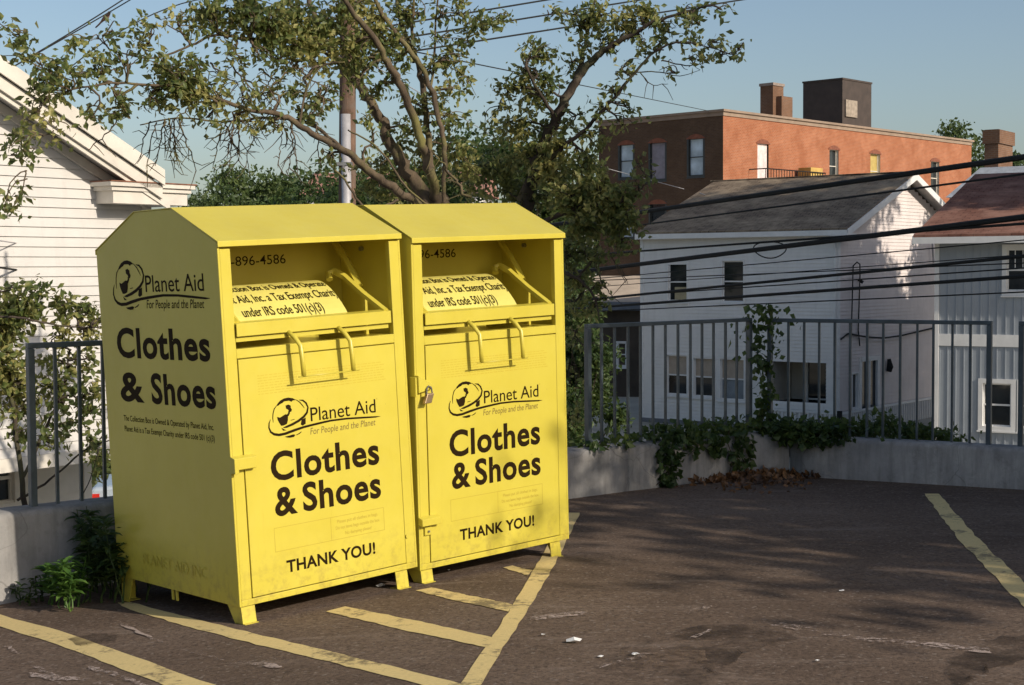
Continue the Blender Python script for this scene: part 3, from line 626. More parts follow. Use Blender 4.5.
# porch recess
u0,u1,z0,z1=porch; zf=base+.02
m=MB(); m.quad((u0,1.3,z0),(u1,1.3,z0),(u1,1.3,z1),(u0,1.3,z1)); m.quad((u0,0,z1),(u1,0,z1),(u1,1.3,z1),(u0,1.3,z1)); m.quad((u0,0,zf),(u1,0,zf),(u1,1.3,zf),(u0,1.3,zf))
TB=lambda u,z,n:(u,1.3-n,z); siding(m,TB,u0,u1,z0,z1,.112,[(u0+.62,u1-.5,z0,z1-.04)]); TLs=lambda u,z,n:(u0+n,u,z); siding(m,TLs,0,1.3,z0,z1,.112,[]); TRs=lambda u,z,n:(u1-n,u,z); siding(m,TRs,0,1.3,z0,z1,.112,[])
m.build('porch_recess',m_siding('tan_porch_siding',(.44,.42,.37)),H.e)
m=MB(); m.box((u0+.62,1.21,zf),(u1-.5,1.25,z1-.05)); pd=m.build('porch_door',GLS,H.e)
m=MB()
for a,b in ((u0+.56,u0+.64),(u1-.55,u1-.47),(u0+1.32,u0+1.40)): m.box((a,1.15,zf),(b,1.29,z1-.04))
m.box((u0+.64,1.15,zf+.75),(u1-.5,1.19,zf+.80)); m.build('door_frame',TRM,pd)
m=MB(); m.box((u0+1.42,1.16,zf+.35),(u0+1.75,1.2,zf+.9)); m.build('door_notice',plain('blue_grey_cloth',(.2,.27,.33)),pd)
# gable side door and small dark opening
pw=MB(); pw.quad(TR(door[0],door[2],-.06),TR(door[1],door[2],-.06),TR(door[1],door[3],-.06),TR(door[0],door[3],-.06)); gd=pw.build('side_door',GLS,H.e)
m=MB()
for a,b,c,d in ((door[0]-.08,door[0]+.1,door[2],door[3]+.08),(door[1]-.1,door[1]+.08,door[2],door[3]+.08),(door[0],door[1],door[3]-.06,door[3]+.08),((door[0]+door[1])/2-.04,(door[0]+door[1])/2+.04,door[2],door[3])): pbox(m,TR,a,b,c,d,-.05,.03)
m.build('door_frame',TRM,gd); window(H,TR,*sw,trim=.04,sash=False,sill=False)
m=MB(); w=H.uz(886,365,'right'); m.tube([TR(w[0],w[1]-.2,.1),TR(w[0],w[1]-.05,.14),TR(w[0],w[1]+.2,.1)],[.09,.11,.06],8); m.build('wall_lamp',BLK,H.e)
# conduits and the drooping feed on the gable side
m=MB(); a=H.uz(849.5,266,'right'); b=H.uz(849.5,350,'right'); m.tube([TR(a[0],a[1],.12),TR(a[0],b[1],.06),TR(a[0],base,.06)],.022,6)
a2=H.uz(857,268,'right'); m.tube([TR(a[0],a[1],.12),TR(a[0]+.1,a[1]+.12,.2),TR(a[0]+.3,a[1]+.05,.2),TR(a2[0],a2[1]-.25,.1),TR(a2[0],b[1]+.6,.05),TR(a2[0]+.12,b[1]+.1,.05)],.02,6)
m.tube([TR(a2[0]+.0,a2[1]-.35,.05),TR(a2[0]+.05,a2[1]-.45,.18)],.05,6)
m.build('service_conduit',BLK,H.e)
m=MB(); a=H.uz(838,336,'right'); b=H.uz(880,338,'right'); c=H.uz(932,328,'right')
m.tube([TR(a[0]+.1,a[1]-.1,.05),TR(.6,a[1]+.05,.05),TR(b[0]-1.2,b[1]+.08,.1),TR(b[0],b[1],.12),TR(b[0]+1.3,b[1]+.02,.1),TR(c[0],c[1],.05)],.028,6); m.build('drooping_cable',BLK,H.e)
m=MB()                                   # vent pipe, mast foot near the lit patch
v=H.uz(929,245,'right'); m.tube([TR(v[0],v[1]+.5,.1),TR(v[0],v[1],.12),TR(v[0]+.15,v[1]-.6,.1)],.03,5); m.build('weatherhead',GALV,H.e)
# porch railing: front run and gable run
def palings(H,T,u0,u1,z0,z1,n,pitch,label=None,name='porch_rail',mat=TRM,slope=0):
    m=MB(); k=int((u1-u0)/pitch)
    for (a,b) in ((z1-.07,z1),(z0+.05,z0+.11)): 
        m.box((0,0,0),(1,1,1),lambda x,y,z:T(u0+(u1-u0)*x,a+(b-a)*y+slope*x,n-.03+.06*z))
    r=m.build(name,mat,H.e); bm=MB()
    for i in range(k+1):
        u=u0+(u1-u0)*i/k; dz=slope*i/k; pbox(bm,T,u-.022,u+.022,z0+.11+dz,z1-.07+dz,n-.02,n+.02)
    bm.build('palings',mat,r); return r
zr=H.uz(790,409)[1]; palings(H,T,H.uz(751,409)[0],.12,base-.55,zr,.14,.145)
palings(H,TR,-.10,GD,base-.55,H.uz(845,411,'right')[1],.14,.145)
m=MB(); m.box((.08,-.20,0),(.20,-.08,zr+.04)); m.build('rail_post',BLK,H.e)
m=MB(); m.box((H.uz(751,409)[0],-.24,base-.62),(0.2,-.01,base-.52)); m.box((.01,-.2,base-.62),(.24,GD,base-.52)); m.build('porch_deck',TRM,H.e)
# ---------------------------------------------------------------- red brick building
H=House('brick_building',723,75,133,'red brick building, sunlit right side, flat roof with a dark box and a brick chimney','building')
top=H.uz(723,111)[1]; LW=-7.9; BDp=26.3
T=H.T('front'); TR=H.T('right',0); fo=[]
for x0,x1,y0,y1 in ((619.5,633,145,177),(650,665,143,179),(688.5,703,139,175)): fo.append(rect(H,x0,y1,x1,y0))
lo_=[(o[0],o[1],o[2]-3.1,o[3]-3.1) for o in fo]
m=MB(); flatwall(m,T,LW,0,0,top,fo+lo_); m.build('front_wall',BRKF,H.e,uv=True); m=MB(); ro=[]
dr=rect(H,757.5,187,768.5,143,'right'); ro.append(dr)
for x0,x1,y0,y1 in ((829.5,838.5,149,183),(870.5,880,153,189),(931,939,161,195)): ro.append(rect(H,x0,y1,x1,y0,'right'))
flatwall(m,TR,0,BDp,0,top,ro); m.quad((LW,0,0),(LW,BDp,0),(LW,BDp,top),(LW,0,top)); m.quad((LW,BDp,0),(0,BDp,0),(0,BDp,top),(LW,BDp,top)); m.quad((LW,0,top-.3),(0,0,top-.3),(0,BDp,top-.3),(LW,BDp,top-.3))
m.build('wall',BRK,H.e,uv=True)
m=MB(); m.box((LW-.12,-.14,top-.02),(.14,BDp+.1,top+.09)); pbox(m,T,LW,.0,top-.22,top-.021,0,.05); pbox(m,TR,-.05,BDp,top-.22,top-.021,0,.05); m.build('coping',plain('tan_stone_coping',(.27,.20,.15),.85,0,.2,2),H.e)
DTR=plain('dark_green_trim',(.03,.035,.035),.5)
for i,o in enumerate(fo): window(H,T,*o,trim=.10,mat=DTR,pane=GLB if i!=1 else plain('lilac_shade',(.23,.21,.25),.6),proud=.01,deep=.14,sm=DTR,sash=i!=1)
for i,o in enumerate(lo_): window(H,T,*o,trim=.10,mat=DTR,pane=GLB if i!=1 else GLS,proud=.01,deep=.14,sm=DTR)
for i,o in enumerate(ro[1:]): window(H,TR,*o,trim=.06,mat=CRM,pane=GLS if i!=1 else plain('ochre_shade',(.42,.32,.10),.6),proud=-.03,deep=.2,sm=CRM)
m=MB(); n=-.1; m.quad(TR(dr[0],dr[2],n),TR(dr[1],dr[2],n),TR(dr[1],dr[3],n),TR(dr[0],dr[3],n)); m.build('white_door',plain('pinkish_white_door',(.68,.58,.57),.6),H.e)
m=MB()                                   # segmental brick arches
for TT,os_ in ((T,fo+lo_),(TR,ro)):
    for o in os_:
        c=(o[0]+o[1])/2; w=(o[1]-o[0])/2+.12; pts=[]
        for k in range(9): a=-1+k/4; pts.append((c+w*a,o[3]+.02+.20*(1-a*a)))
        m.prism([TT(u,z,.0) for u,z in pts+[(c+w,o[3]-.02),(c-w,o[3]-.02)]],Vector(TT(0,0,.03))-Vector(TT(0,0,0)))
m.build('arches',plain('dark_header_brick',(.20,.07,.04),.9,0,.3,6),H.e)
bal=MB(); a=H.uz(749,187,'right')[0]; b=H.uz(809,190,'right')[0]; z0=H.uz(757,188,'right')[1]-.1
pbox(bal,TR,a,b,z0-.15,z0,0,1.0); bl=bal.build('balcony',plain('balcony_iron',(.05,.035,.03),.7),H.e)
g=MB()
for z in (.1,1.0): g.tube([TR(a,z0+z,.02),TR(a,z0+z,1.0),TR(b,z0+z,1.0),TR(b,z0+z,.02)],.03,4)
for i in range(24): u=a+(b-a)*i/23; g.tube([TR(u,z0,.98),TR(u,z0+1.0,.98)],.022,4)
g.build('balcony_rail',BLK,bl); g=MB(); c=H.uz(795,186,'right')[0]; pbox(g,TR,c,b-.2,z0+.01,z0+1.25,.2,.95); g.build('balcony_crate',plain('ochre_board',(.5,.33,.09),.8,0,.3,3),bl)
# the chimney on the roof: left edge, corner and right edge read on the photograph
def block(H,pxl,pxc,pxr,ytop,D,z0,mat,name,uv=True):
    """box standing on the roof, its near corner at column pxc"""
    q=at(pxc,ytop,D); r=q-H.o; cx,cy=r.dot(H.ux),r.dot(H.uy); zt=r.z
    s=Vector((cx,cy))
    def edge(px,dirn):
        lo,hi=0.,14.
        for _ in range(40):
            m_=(lo+hi)/2; P=H.o+H.ux*(cx+dirn[0]*m_)+H.uy*(cy+dirn[1]*m_)-CAM; c=M3.transposed()@Vector((P.x,P.y,0)); x=CX+FPX*c.x/c.y
            if (x<px)==(dirn[1]>0): lo=m_
            else: hi=m_
        return lo
    wl=edge(pxl,(-1,0)); wr=edge(pxr,(0,1)); m=MB(); m.box((cx-wl,cy,z0),(cx,cy+wr,zt)); return m.build(name,mat,H.e,uv=uv),cx,cy,wl,wr,zt
c,cx_,cy_,wl,wr,zt=block(H,760,773,783,83,82,top-.3,BRKD,'chimney')
m=MB(); m.box((cx_-wl-.05,cy_-.05,zt-.12),(cx_+.05,cy_+wr+.05,zt+.03)); m.build('chimney_cap',plain('cement_cap',(.25,.2,.17)),c)
m=MB(); m.box((cx_-.3,cy_+wr*.3,top),(cx_+.35,cy_+wr+.35,top+1.5)); m.build('chimney_shoulder',BRKD,c,uv=True)
c,cx_,cy_,wl,wr,zt=block(H,802.5,842.5,870.5,79,88,top-.3,TAR,'roof_box')
m=MB(); m.box((cx_+.01,cy_+.25,top+1.0),(cx_+.10,cy_+wr*.46,zt-1.15)); v=m.build('louvre_vent',plain('tan_vent',(.30,.25,.2),.7,0,.4,4),c)
m=MB(); m.box((cx_-wl-.04,cy_-.04,zt-.02),(cx_+.04,cy_+wr+.04,zt+.08)); m.build('box_rim',TAR,c)
# ---------------------------------------------------------------- low dark building seen between bin and white house
H=House('outbuilding',648,60,100,'dark low building with a tan porch roof left of the white house','building')
T=H.T('front'); zt=H.uz(600,303)[1]; wn=rect(H,618,366,626,343)
m=MB(); flatwall(m,T,-6,0,0,zt,[wn]); m.box((-6,.01,0),(0,3,.01)); m.quad((-6,0,0),(-6,3,0),(-6,3,zt),(-6,0,zt)); m.quad((0,0,0),(0,3,0),(0,3,zt),(0,0,zt)); m.quad((-6,3,0),(0,3,0),(0,3,zt),(-6,3,zt)); m.build('wall',plain('dark_brown_wall',(.07,.055,.042),.9,0,.3,2),H.e)
m=MB(); m.add([(-6.1,-.5,zt),(.1,-.5,zt),(.1,3,zt+1.0),(-6.1,3,zt+1.0),(-6.1,-.5,zt+.06),(.1,-.5,zt+.06),(.1,3,zt+1.06),(-6.1,3,zt+1.06)],[(0,3,2,1),(4,5,6,7),(0,1,5,4),(1,2,6,5),(2,3,7,6),(3,0,4,7)]); rf=m.build('roof',plain('tan_felt_roof',(.42,.34,.26),.9,0,.2,2),H.e)
m=MB(); m.box((-6.1,-.56,zt-.28),(.1,-.505,zt+.05)); m.build('fascia',plain('slate_blue_trim',(.13,.15,.18)),rf); window(H,T,*wn,trim=.07,mat=TRM)
# ---------------------------------------------------------------- blue grey house at the right edge
H=House('house',935,38,121,'blue grey board sided house with a reddish shingled roof at the right edge','house')
T=H.T('front'); TL=H.T('left'); GW=9.5; D2=11.0; EAV=H.uz(960,234)[1]; RID=H.uz(985,178,'front',D2/2)[1]
uw=rect(H,1007,291,1030,249); lw=rect(H,983,427,1011,383); lw2=(lw[1]+.25,lw[1]+.25+(lw[1]-lw[0]),lw[2],lw[3])
band=H.uz(960,346)[1]; band2=H.uz(960,334)[1]
m=MB(); u=0.12; ops=[uw,lw,lw2]
flatwall(m,T,0,GW,0,EAV,ops)
m.quad((0,0,0),(0,D2,0),(0,D2,EAV),(0,0,EAV)); m.quad((GW,0,0),(GW,D2,0),(GW,D2,EAV),(GW,0,EAV)); m.quad((0,D2,0),(GW,D2,0),(GW,D2,EAV),(0,D2,EAV)); m.poly([(0,0,EAV),(0,D2,EAV),(0,D2/2,RID)]); m.poly([(GW,0,EAV),(GW,D2,EAV),(GW,D2/2,RID)])
m.build('wall',GRY,H.e)
m=MB(); k=0
while u<GW-.05:                          # board battens
    for a,b in ((.02,band),(band2,EAV-.02)):
        cuts=[(a,b)]
        for o in ops:
            if o[0]-.12<u<o[1]+.12: cuts=[q for c,d in cuts for q in ((c,min(d,o[2]-.12)),(max(c,o[3]+.12),d)) if q[1]-q[0]>.03]
        for c,d in cuts: pbox(m,T,u,u+.025,c,d,.0,.014)
    u+=.20
m.build('battens',GRY,H.e)
m=MB(); pbox(m,T,0,GW,band+.002,band2-.002,0,.03); pbox(m,T,0,.11,.02,EAV-.2,.0,.034); pbox(m,T,0,GW,EAV-.2,EAV-.001,0,.03); m.build('trim_board',TRM,H.e)
window(H,T,*uw,trim=.11,mat=TRM,muntin=True); window(H,T,*lw,trim=.11,mat=TRM); window(H,T,*lw2,trim=.11,mat=TRM)
gable_roof(H,0,GW,D2,EAV,RID,.45,.42,.42,SHR,TRM,SOF)
# ---------------------------------------------------------------- house behind it with the tall chimney
H=House('house',1006,58,125,'small white house end with a tall square brick chimney behind the reddish roof','house')
zt=H.uz(1006,164)[1]; T=H.T('front'); m=MB()
m.box((-2.2,0,0),(3,6,zt-1.2)); m.build('wall',WHT,H.e)
m=MB(); m.add([(-2.3,-.2,zt-1.2),(3.1,-.2,zt-1.2),(3.1,6,zt-1.2),(-2.3,6,zt-1.2),(-1.5,1.5,zt),(3.1,1.5,zt),(3.1,4.5,zt),(-1.5,4.5,zt)],[(0,1,5,4),(1,2,6,5),(2,3,7,6),(3,0,4,7),(4,5,6,7)]); rf=m.build('roof',plain('grey_slate',(.33,.36,.40),.7),H.e)
c,a,b,wl,wr,zz=block(H,983.5,998.5,1011.5,129,60,zt-2,BRKD,'chimney'); m=MB(); m.box((a-wl-.07,b-.07,zz-.55),(a+.07,b+wr+.07,zz-.02)); m.build('chimney_crown',BRKD,c,uv=True)
# ---------------------------------------------------------------- sunlit white house on the left
H=House('house',149,19,37,'sunlit white clapboard house with a wide gable and boxed eave return on the left','house')
T=H.T('front'); Wd=-8.6; LB=H.uz(60,452)[1]; HW=4.3
ea=H.uz(149,205)[1]; sl=.50; RIDL=ea+.25+sl*HW
def clipL(z):
    f=(z-ea-.25)/sl
    return (Wd+max(0,f),-max(0,f))
m=MB(); siding(m,T,Wd,0,LB,RIDL-.1,.115,[],clipL); m.build('wall',WHT,H.e)
m=MB(); m.quad((Wd,0,LB),(0,0,LB),(0,9,LB),(Wd,9,LB)); m.quad((0,0,LB),(0,9,LB),(0,9,ea),(0,0,ea)); m.quad((Wd,0,LB),(Wd,9,LB),(Wd,9,ea),(Wd,0,ea)); m.quad((Wd,9,LB),(0,9,LB),(0,9,ea),(Wd,9,ea)); m.build('side_wall',WHT,H.e)
m=MB(); pbox(m,T,-.12,0.03,LB,ea,0,.03); pbox(m,T,Wd,0,LB-.16,LB-.002,-.02,.04); m.box((Wd,0,LB-.16),(0,9,LB-.02)); m.build('corner_board',CRM,H.e)
# roof: two slopes whose boxed rake has fascia, crown moulding and a shadowed soffit
rv=.42; m=MB(); X0=-HW; ez=ea+.25
for s in (1,-1):
    P=lambda d,y,z:(X0+s*d,y,z)         # d: distance from the ridge
    E=HW-.10; a=[P(0,-rv,ez+sl*HW),P(E,-rv,ez+sl*(HW-E)),P(E,9.4,ez+sl*(HW-E)),P(0,9.4,ez+sl*HW)]
    m.add(a+[(x,y,z+.10) for x,y,z in a],[(0,1,2,3),(7,6,5,4),(0,4,5,1),(1,5,6,2),(3,7,6,2),(3,0,4,7)])
rf=m.build('roof',SHG,H.e,uv=True); f=MB(); cr=MB(); so=MB()
for s in (1,-1):
    def strip(mb,n0,n1,dz0,dz1,e=HW-.10):
        P=[(X0,ez+sl*HW),(X0+s*e,ez+sl*(HW-e))]
        mb.add([(x,-n,z+dz) for n in (n0,n1) for dz in (dz0,dz1) for x,z in P],[(0,1,3,2),(4,6,7,5),(0,4,5,1),(2,3,7,6),(0,2,6,4),(1,5,7,3)])
    strip(f,rv+.002,rv+.03,-.08,.11); strip(cr,rv-.06,rv-.02,-.24,-.085); strip(cr,rv-.09,rv-.062,-.30,-.21,HW+.05); strip(so,.0,rv-.10,-.21,-.18,HW+.0); strip(cr,.0,.06,-.34,-.22,HW-.1)
f.build('rake_board',CRM,rf); cr.build('crown_moulding',CRM,rf); so.build('soffit',SOF,rf)
m=MB()                                  # boxed eave return at the corner
z=ea-.02
z=ea+.19
m.box((-.80,-.34,z-.20),(.34,-.0,z-.0)); m.box((-.88,-.40,z+.002),(.42,-.0,z+.05)); m.box((-.84,-.37,z-.05),(.38,0,z)); m.box((.002,.0,z-.20),(.34,9,z)); m.build('eave_return',CRM,rf)
m=MB(); m.box((-.88,-.41,z+.052),(.44,.0,z+.066)); m.build('rusty_flashing',plain('rusty_flashing',(.22,.09,.05),.8,0,.4,9),rf)
# recessed lower wall under the upper storey
pr=H.uz(88,470,'front',1.2); m=MB(); T2=H.T('front',1.2); lo=H.uz(20,507,'front',1.2)[1]
gw=rect(H,-30,502,14,457,'front',1.2)
siding(m,T2,Wd,pr[0],0,LB-.17,.28,[gw]); m.quad((pr[0],1.2,0),(pr[0],9,0),(pr[0],9,LB-.17),(pr[0],1.2,LB-.17)); m.build('lower_wall',CRM,H.e)
m=MB(); pbox(m,T2,pr[0]-.10,pr[0]+.02,0,LB-.17,.0,.05); m.build('door_post',CRM,H.e); window(H,T2,*gw,trim=.08,mat=CRM)
# ---------------------------------------------------------------- far roof glimpsed behind the trunks
H=House('house',480,70,95,'far low house whose pinkish roof shows behind the tree trunks','house')
z=H.uz(380,192)[1]; m=MB(); m.box((-8,0,0),(0,6,z)); m.build('wall',WHS,H.e)
m=MB(); m.add([(-8.3,-.4,z-.1),(.3,-.4,z-.1),(.3,3,z+1.1),(-8.3,3,z+1.1),(-8.3,6.4,z-.1),(.3,6.4,z-.1)],[(0,1,2,3),(3,2,5,4),(0,3,4),(1,5,2)]); m.build('roof',plain('pinkish_roof',(.34,.17,.13),.9),H.e)
# ================================================================== vegetation
import numpy as np
def leaves(points,size,mat,name,parent=None,seed=1,asp=.55,droop=.25,fold=.25,var=.5):
    """many folded diamond leaves, one per point"""
    rg=np.random.default_rng(seed); P=np.array([tuple(p) for p in points],dtype=float); n=len(P)
    d=rg.normal(size=(n,3)); d[:,2]-=droop*2; d/=np.linalg.norm(d,axis=1)[:,None]
    e=rg.normal(size=(n,3)); s=np.cross(d,e); s/=np.linalg.norm(s,axis=1)[:,None]; up=np.cross(s,d)
    L=size*(1+var*rg.uniform(-1,1,n))[:,None]; w=L*asp/2
    v=np.stack([P,P+d*L*.45+s*w+up*w*fold,P+d*L,P+d*L*.45-s*w+up*w*fold],1).reshape(-1,3)
    i=np.arange(n)*4; f=np.concatenate([np.stack([i,i+1,i+2],1),np.stack([i,i+2,i+3],1)])
    me=bpy.data.meshes.new(name); me.from_pydata(v.tolist(),[],f.tolist()); me.materials.append(mat)
    o=bpy.data.objects.new(name,me); C.objects.link(o)
    if parent: o.parent=parent
    return o
def curve(pts,k=5,wob=0,rg=random):
    """smooth curve through control points (x,y,z,r)"""
    P=[Vector(p[:3]) for p in pts]; r=[p[3] for p in pts]; out=[];ro=[]
    for i in range(len(P)-1):
        p0=P[max(i-1,0)];p1=P[i];p2=P[i+1];p3=P[min(i+2,len(P)-1)]
        for j in range(k):
            t=j/k; q=.5*((2*p1)+(-p0+p2)*t+(2*p0-5*p1+4*p2-p3)*t*t+(-p0+3*p1-3*p2+p3)*t**3)
            rr=r[i]+(r[i+1]-r[i])*t
            out.append(q+Vector((rg.uniform(-1,1),rg.uniform(-1,1),rg.uniform(-1,1)))*wob*rr); ro.append(rr)
    out.append(P[-1]); ro.append(r[-1]); return out,ro
def px_tree(label,limbs,clumps,Y0,leaf,mat,bark,seed,base=None,twr=.010,bare=(),dens=1.0,cat='tree',name='tree',lt=.5):
    """limbs: [(px,py,dY,radius)...] each; clumps: (px,py,rx,ry,density,dY) leaf masses in which twigs end"""
    rg=random.Random(seed); W=MB(); allp=[]
    for lb in limbs:
        pts=[(*at(x,y,Y0+dy),r) for x,y,dy,r in lb]; c,r=curve(pts,6,.25,rg); W.tube(c,[q*lt for q in r],7); allp+=list(zip(c,r))
    P=[]; TW=MB(); nodes=[p for p in allp]
    order=sorted(clumps,key=lambda c:min((at(c[0],c[1],Y0+c[5])-q[0]).length for q in allp))
    for (x,y,rx,ry,dn,dy) in order:
        cpt=at(x,y,Y0+dy); mpp=(Y0+dy)/FPX; X=rx*mpp; Z=ry*mpp; Yr=.6*(X+Z)/2+.12
        q,qr=min(nodes,key=lambda q:(cpt-q[0]).length-min(q[1],.03)*6)
        mid=(q+cpt)/2+Vector((rg.uniform(-.1,.1),rg.uniform(-.1,.1),.08*(cpt-q).length))
        r0=min(qr*.7,.012+.007*(cpt-q).length)
        c,r=curve([(*q,r0),(*mid,r0*.7),(*cpt,r0*.45)],5,.6,rg); TW.tube(c,r,5); nodes+=list(zip(c[3:],r[3:]))
        ns=int(max(4,dn*rx*ry/28)); 
        for i in range(ns):
            while True:
                a,b,d_=rg.uniform(-1,1),rg.uniform(-1,1),rg.uniform(-1,1)
                if a*a+b*b+d_*d_<1: break
            e=cpt+Vector((a*X*1.15,d_*Yr,b*Z*1.15)); st=c[rg.randrange(2,len(c))]
            mm=(st+e)/2+Vector((rg.uniform(-.05,.05),rg.uniform(-.05,.05),rg.uniform(0,.06)))
            cc,rr=curve([(*st,twr*.6),(*mm,twr*.42),(*e,twr*.2)],3,1.2,rg); TW.tube(cc,rr,3,cap=False)
            nl=int(max(3,dens*dn*rg.uniform(8,17)))
            for k in range(nl):
                f=rg.uniform(.35,1.08); s_=st+(e-st)*f; P.append(s_+Vector((rg.gauss(0,1),rg.gauss(0,1),rg.gauss(0,1)))*leaf*.7)
    for b in bare:                                    # hanging leafless twigs
        pts=[(*at(x,y,Y0+dy),r) for x,y,dy,r in b]; c,r=curve(pts,5,2.0,rg); TW.tube(c,r,4,cap=False)
        for i in range(2,len(c)-1,2):
            e=c[i]+Vector((rg.uniform(-.14,.14),rg.uniform(-.1,.1),rg.uniform(-.16,.02))); m2=(c[i]+e)/2+Vector((0,0,rg.uniform(-.03,.03)))
            TW.tube([c[i],m2,e],[.005,.004,.0025],3,cap=False)
    p0=at(limbs[0][0][0],limbs[0][0][1],Y0+limbs[0][0][2]) if base is None else base
    t=empty(name,(p0.x,p0.y,p0.z)); tag(t,label,cat); 
    W.v=[tuple(Vector(v)-p0) for v in W.v]; TW.v=[tuple(Vector(v)-p0) for v in TW.v]
    W.build('trunk',bark,t,smooth=True); TW.build('twigs',bark,t,smooth=True)
    leaves([p-p0 for p in P],leaf,mat,'crown',t,seed); return t
# ---- old spreading tree just behind the wall
Z0=lambda:0
g1=[
 [(436,560,.4,.26),(436,420,.3,.24),(438,300,.1,.22),(440,235,0,.20),(441,200,0,.17)],
 [(439,240,0,.16),(420,190,0,.125),(400,160,.0,.115),(385,128,.1,.10),(366,95,.2,.09),(345,72,.3,.075),(325,40,.4,.06),(310,5,.5,.05),(300,-40,.6,.04)],
 [(441,210,0,.10),(430,172,-.2,.085),(421,140,-.3,.08),(408,105,-.4,.07),(393,72,-.5,.065),(375,40,-.6,.055),(352,12,-.7,.045),(330,-25,-.8,.03)],
 [(432,172,0,.055),(428,135,.1,.06),(424,95,.2,.06),(416,60,.3,.055),(405,35,.3,.05),(398,5,.4,.04),(392,-30,.5,.03)],
 [(443,206,-.3,.035),(444,165,-.4,.045),(443,140,-.4,.045),(436,105,-.3,.048),(424,72,-.3,.045),(408,48,-.3,.045),(386,20,-.3,.04),(370,-10,-.3,.03)],
 [(430,95,0,.025),(434,60,.1,.022),(436,20,.2,.018),(440,-20,.2,.015)],
 [(414,62,.3,.03),(412,30,.2,.028),(415,-10,.2,.02)],
 [(420,205,-.6,.07),(392,188,-.7,.075),(368,170,-.8,.07),(345,152,-.9,.06),(325,140,-.9,.055),(300,125,-1.0,.05),(276,113,-1.1,.045),(250,110,-1.2,.035),(215,98,-1.3,.03),(180,86,-1.4,.03),(150,85,-1.5,.022),(112,83,-1.6,.018),(70,90,-1.8,.012)],
 [(345,152,-.9,.035),(320,130,-.7,.032),(295,120,-.6,.03),(262,118,-.6,.024),(225,122,-.6,.018),(180,118,-.7,.014),(140,125,-.8,.010)],
 [(352,80,0,.03),(325,52,-.3,.028),(298,42,-.5,.03),(262,40,-.8,.034),(240,38,-1,.026),(215,35,-1.1,.022),(185,48,-1.2,.018),(150,58,-1.3,.014),(110,50,-1.4,.010)],
 [(398,200,-.8,.02),(378,208,-.9,.02),(362,205,-1,.02),(345,180,-1,.018),(330,165,-1,.014)],
 [(300,125,-1,.02),(306,90,-1,.018),(322,66,-1,.014),(345,62,-1,.01)],
 [(428,205,-1.4,.016),(405,185,-1.5,.018),(380,150,-1.5,.016),(348,130,-1.4,.012)]]
c1=[(14,30,18,20,.5,-2.2),(20,55,16,14,.3,-2),(42,80,26,14,.55,-2),(70,72,22,14,.6,-1.8),(52,60,22,12,.5,-1.9),(62,98,26,10,.45,-1.8),(38,112,26,14,.5,-2.0),(22,145,22,12,.55,-2.3),(55,135,22,10,.4,-2),(8,205,10,16,.6,-2.4),(18,160,16,10,.4,-2.3),
(104,70,20,22,.45,-1.6),(84,44,18,12,.45,-1.6),(118,98,22,14,.5,-1.6),(112,30,12,14,.3,-1.5),(134,20,14,16,.45,-1.4),(150,42,20,15,.5,-1.4),(128,60,20,12,.45,-1.5),(165,66,20,10,.45,-1.4),(184,78,24,24,1.0,-1.4),(200,96,20,12,.7,-1.3),(158,104,24,10,.6,-1.4),(130,118,22,9,.35,-1.5),(92,118,18,9,.35,-1.6),
(178,18,26,16,.5,-1.2),(210,10,26,16,.8,-1.1),(228,32,20,14,.6,-1.1),(246,14,24,18,1,-1.0),(270,30,24,24,1,-.9),(292,14,26,20,1,-.7),(300,46,24,18,1,-.7),(322,30,24,22,1,-.5),(342,14,24,18,.9,-.3),(346,52,20,20,.8,-.5),(318,68,20,14,.7,-.6),(282,62,18,14,.5,-.8),(268,90,20,14,.4,-.9),(290,92,18,14,.5,-.9),(296,70,20,12,.5,-.8),
(236,70,16,10,.25,-1.1),(222,92,20,12,.5,-1.2),(250,100,18,9,.4,-1.2),(240,122,24,8,.45,-1.1),(206,118,22,9,.5,-1.2),(280,128,20,10,.5,-1.0),(310,112,18,10,.4,-.8),(330,90,12,10,.3,-.6),(352,82,16,12,.5,-.5),
(370,22,22,18,.8,-.2),(386,44,20,20,.8,-.3),(398,12,20,18,.7,.2),(372,62,16,14,.7,-.4),(392,80,14,14,.45,-.2),(416,14,16,16,.45,.3),(408,100,14,16,.45,0),(398,125,12,12,.4,0),(366,118,12,8,.35,-.5),(374,142,10,12,.35,-.5),
(440,14,18,12,.45,.1),(462,14,18,14,.6,.1),(484,22,20,14,.7,.2),(500,16,10,8,.4,.2),(450,38,14,12,.5,.1),(468,42,16,12,.5,.2),(442,66,18,18,.6,0),(462,62,14,12,.45,.1),(432,92,14,16,.6,0),(450,92,14,12,.45,0),(440,124,18,14,.5,.1),(458,118,12,12,.4,.2),(410,134,16,14,.6,.2),
(424,158,16,16,.8,.5),(446,160,14,14,.8,.5),(396,178,16,12,.6,.2),(364,190,14,12,.6,.3),(388,196,16,8,.7,.4),(470,160,16,18,.8,.6),(418,188,18,12,.8,.6),(334,158,10,8,.3,-.9),(380,165,14,12,.6,.3)]
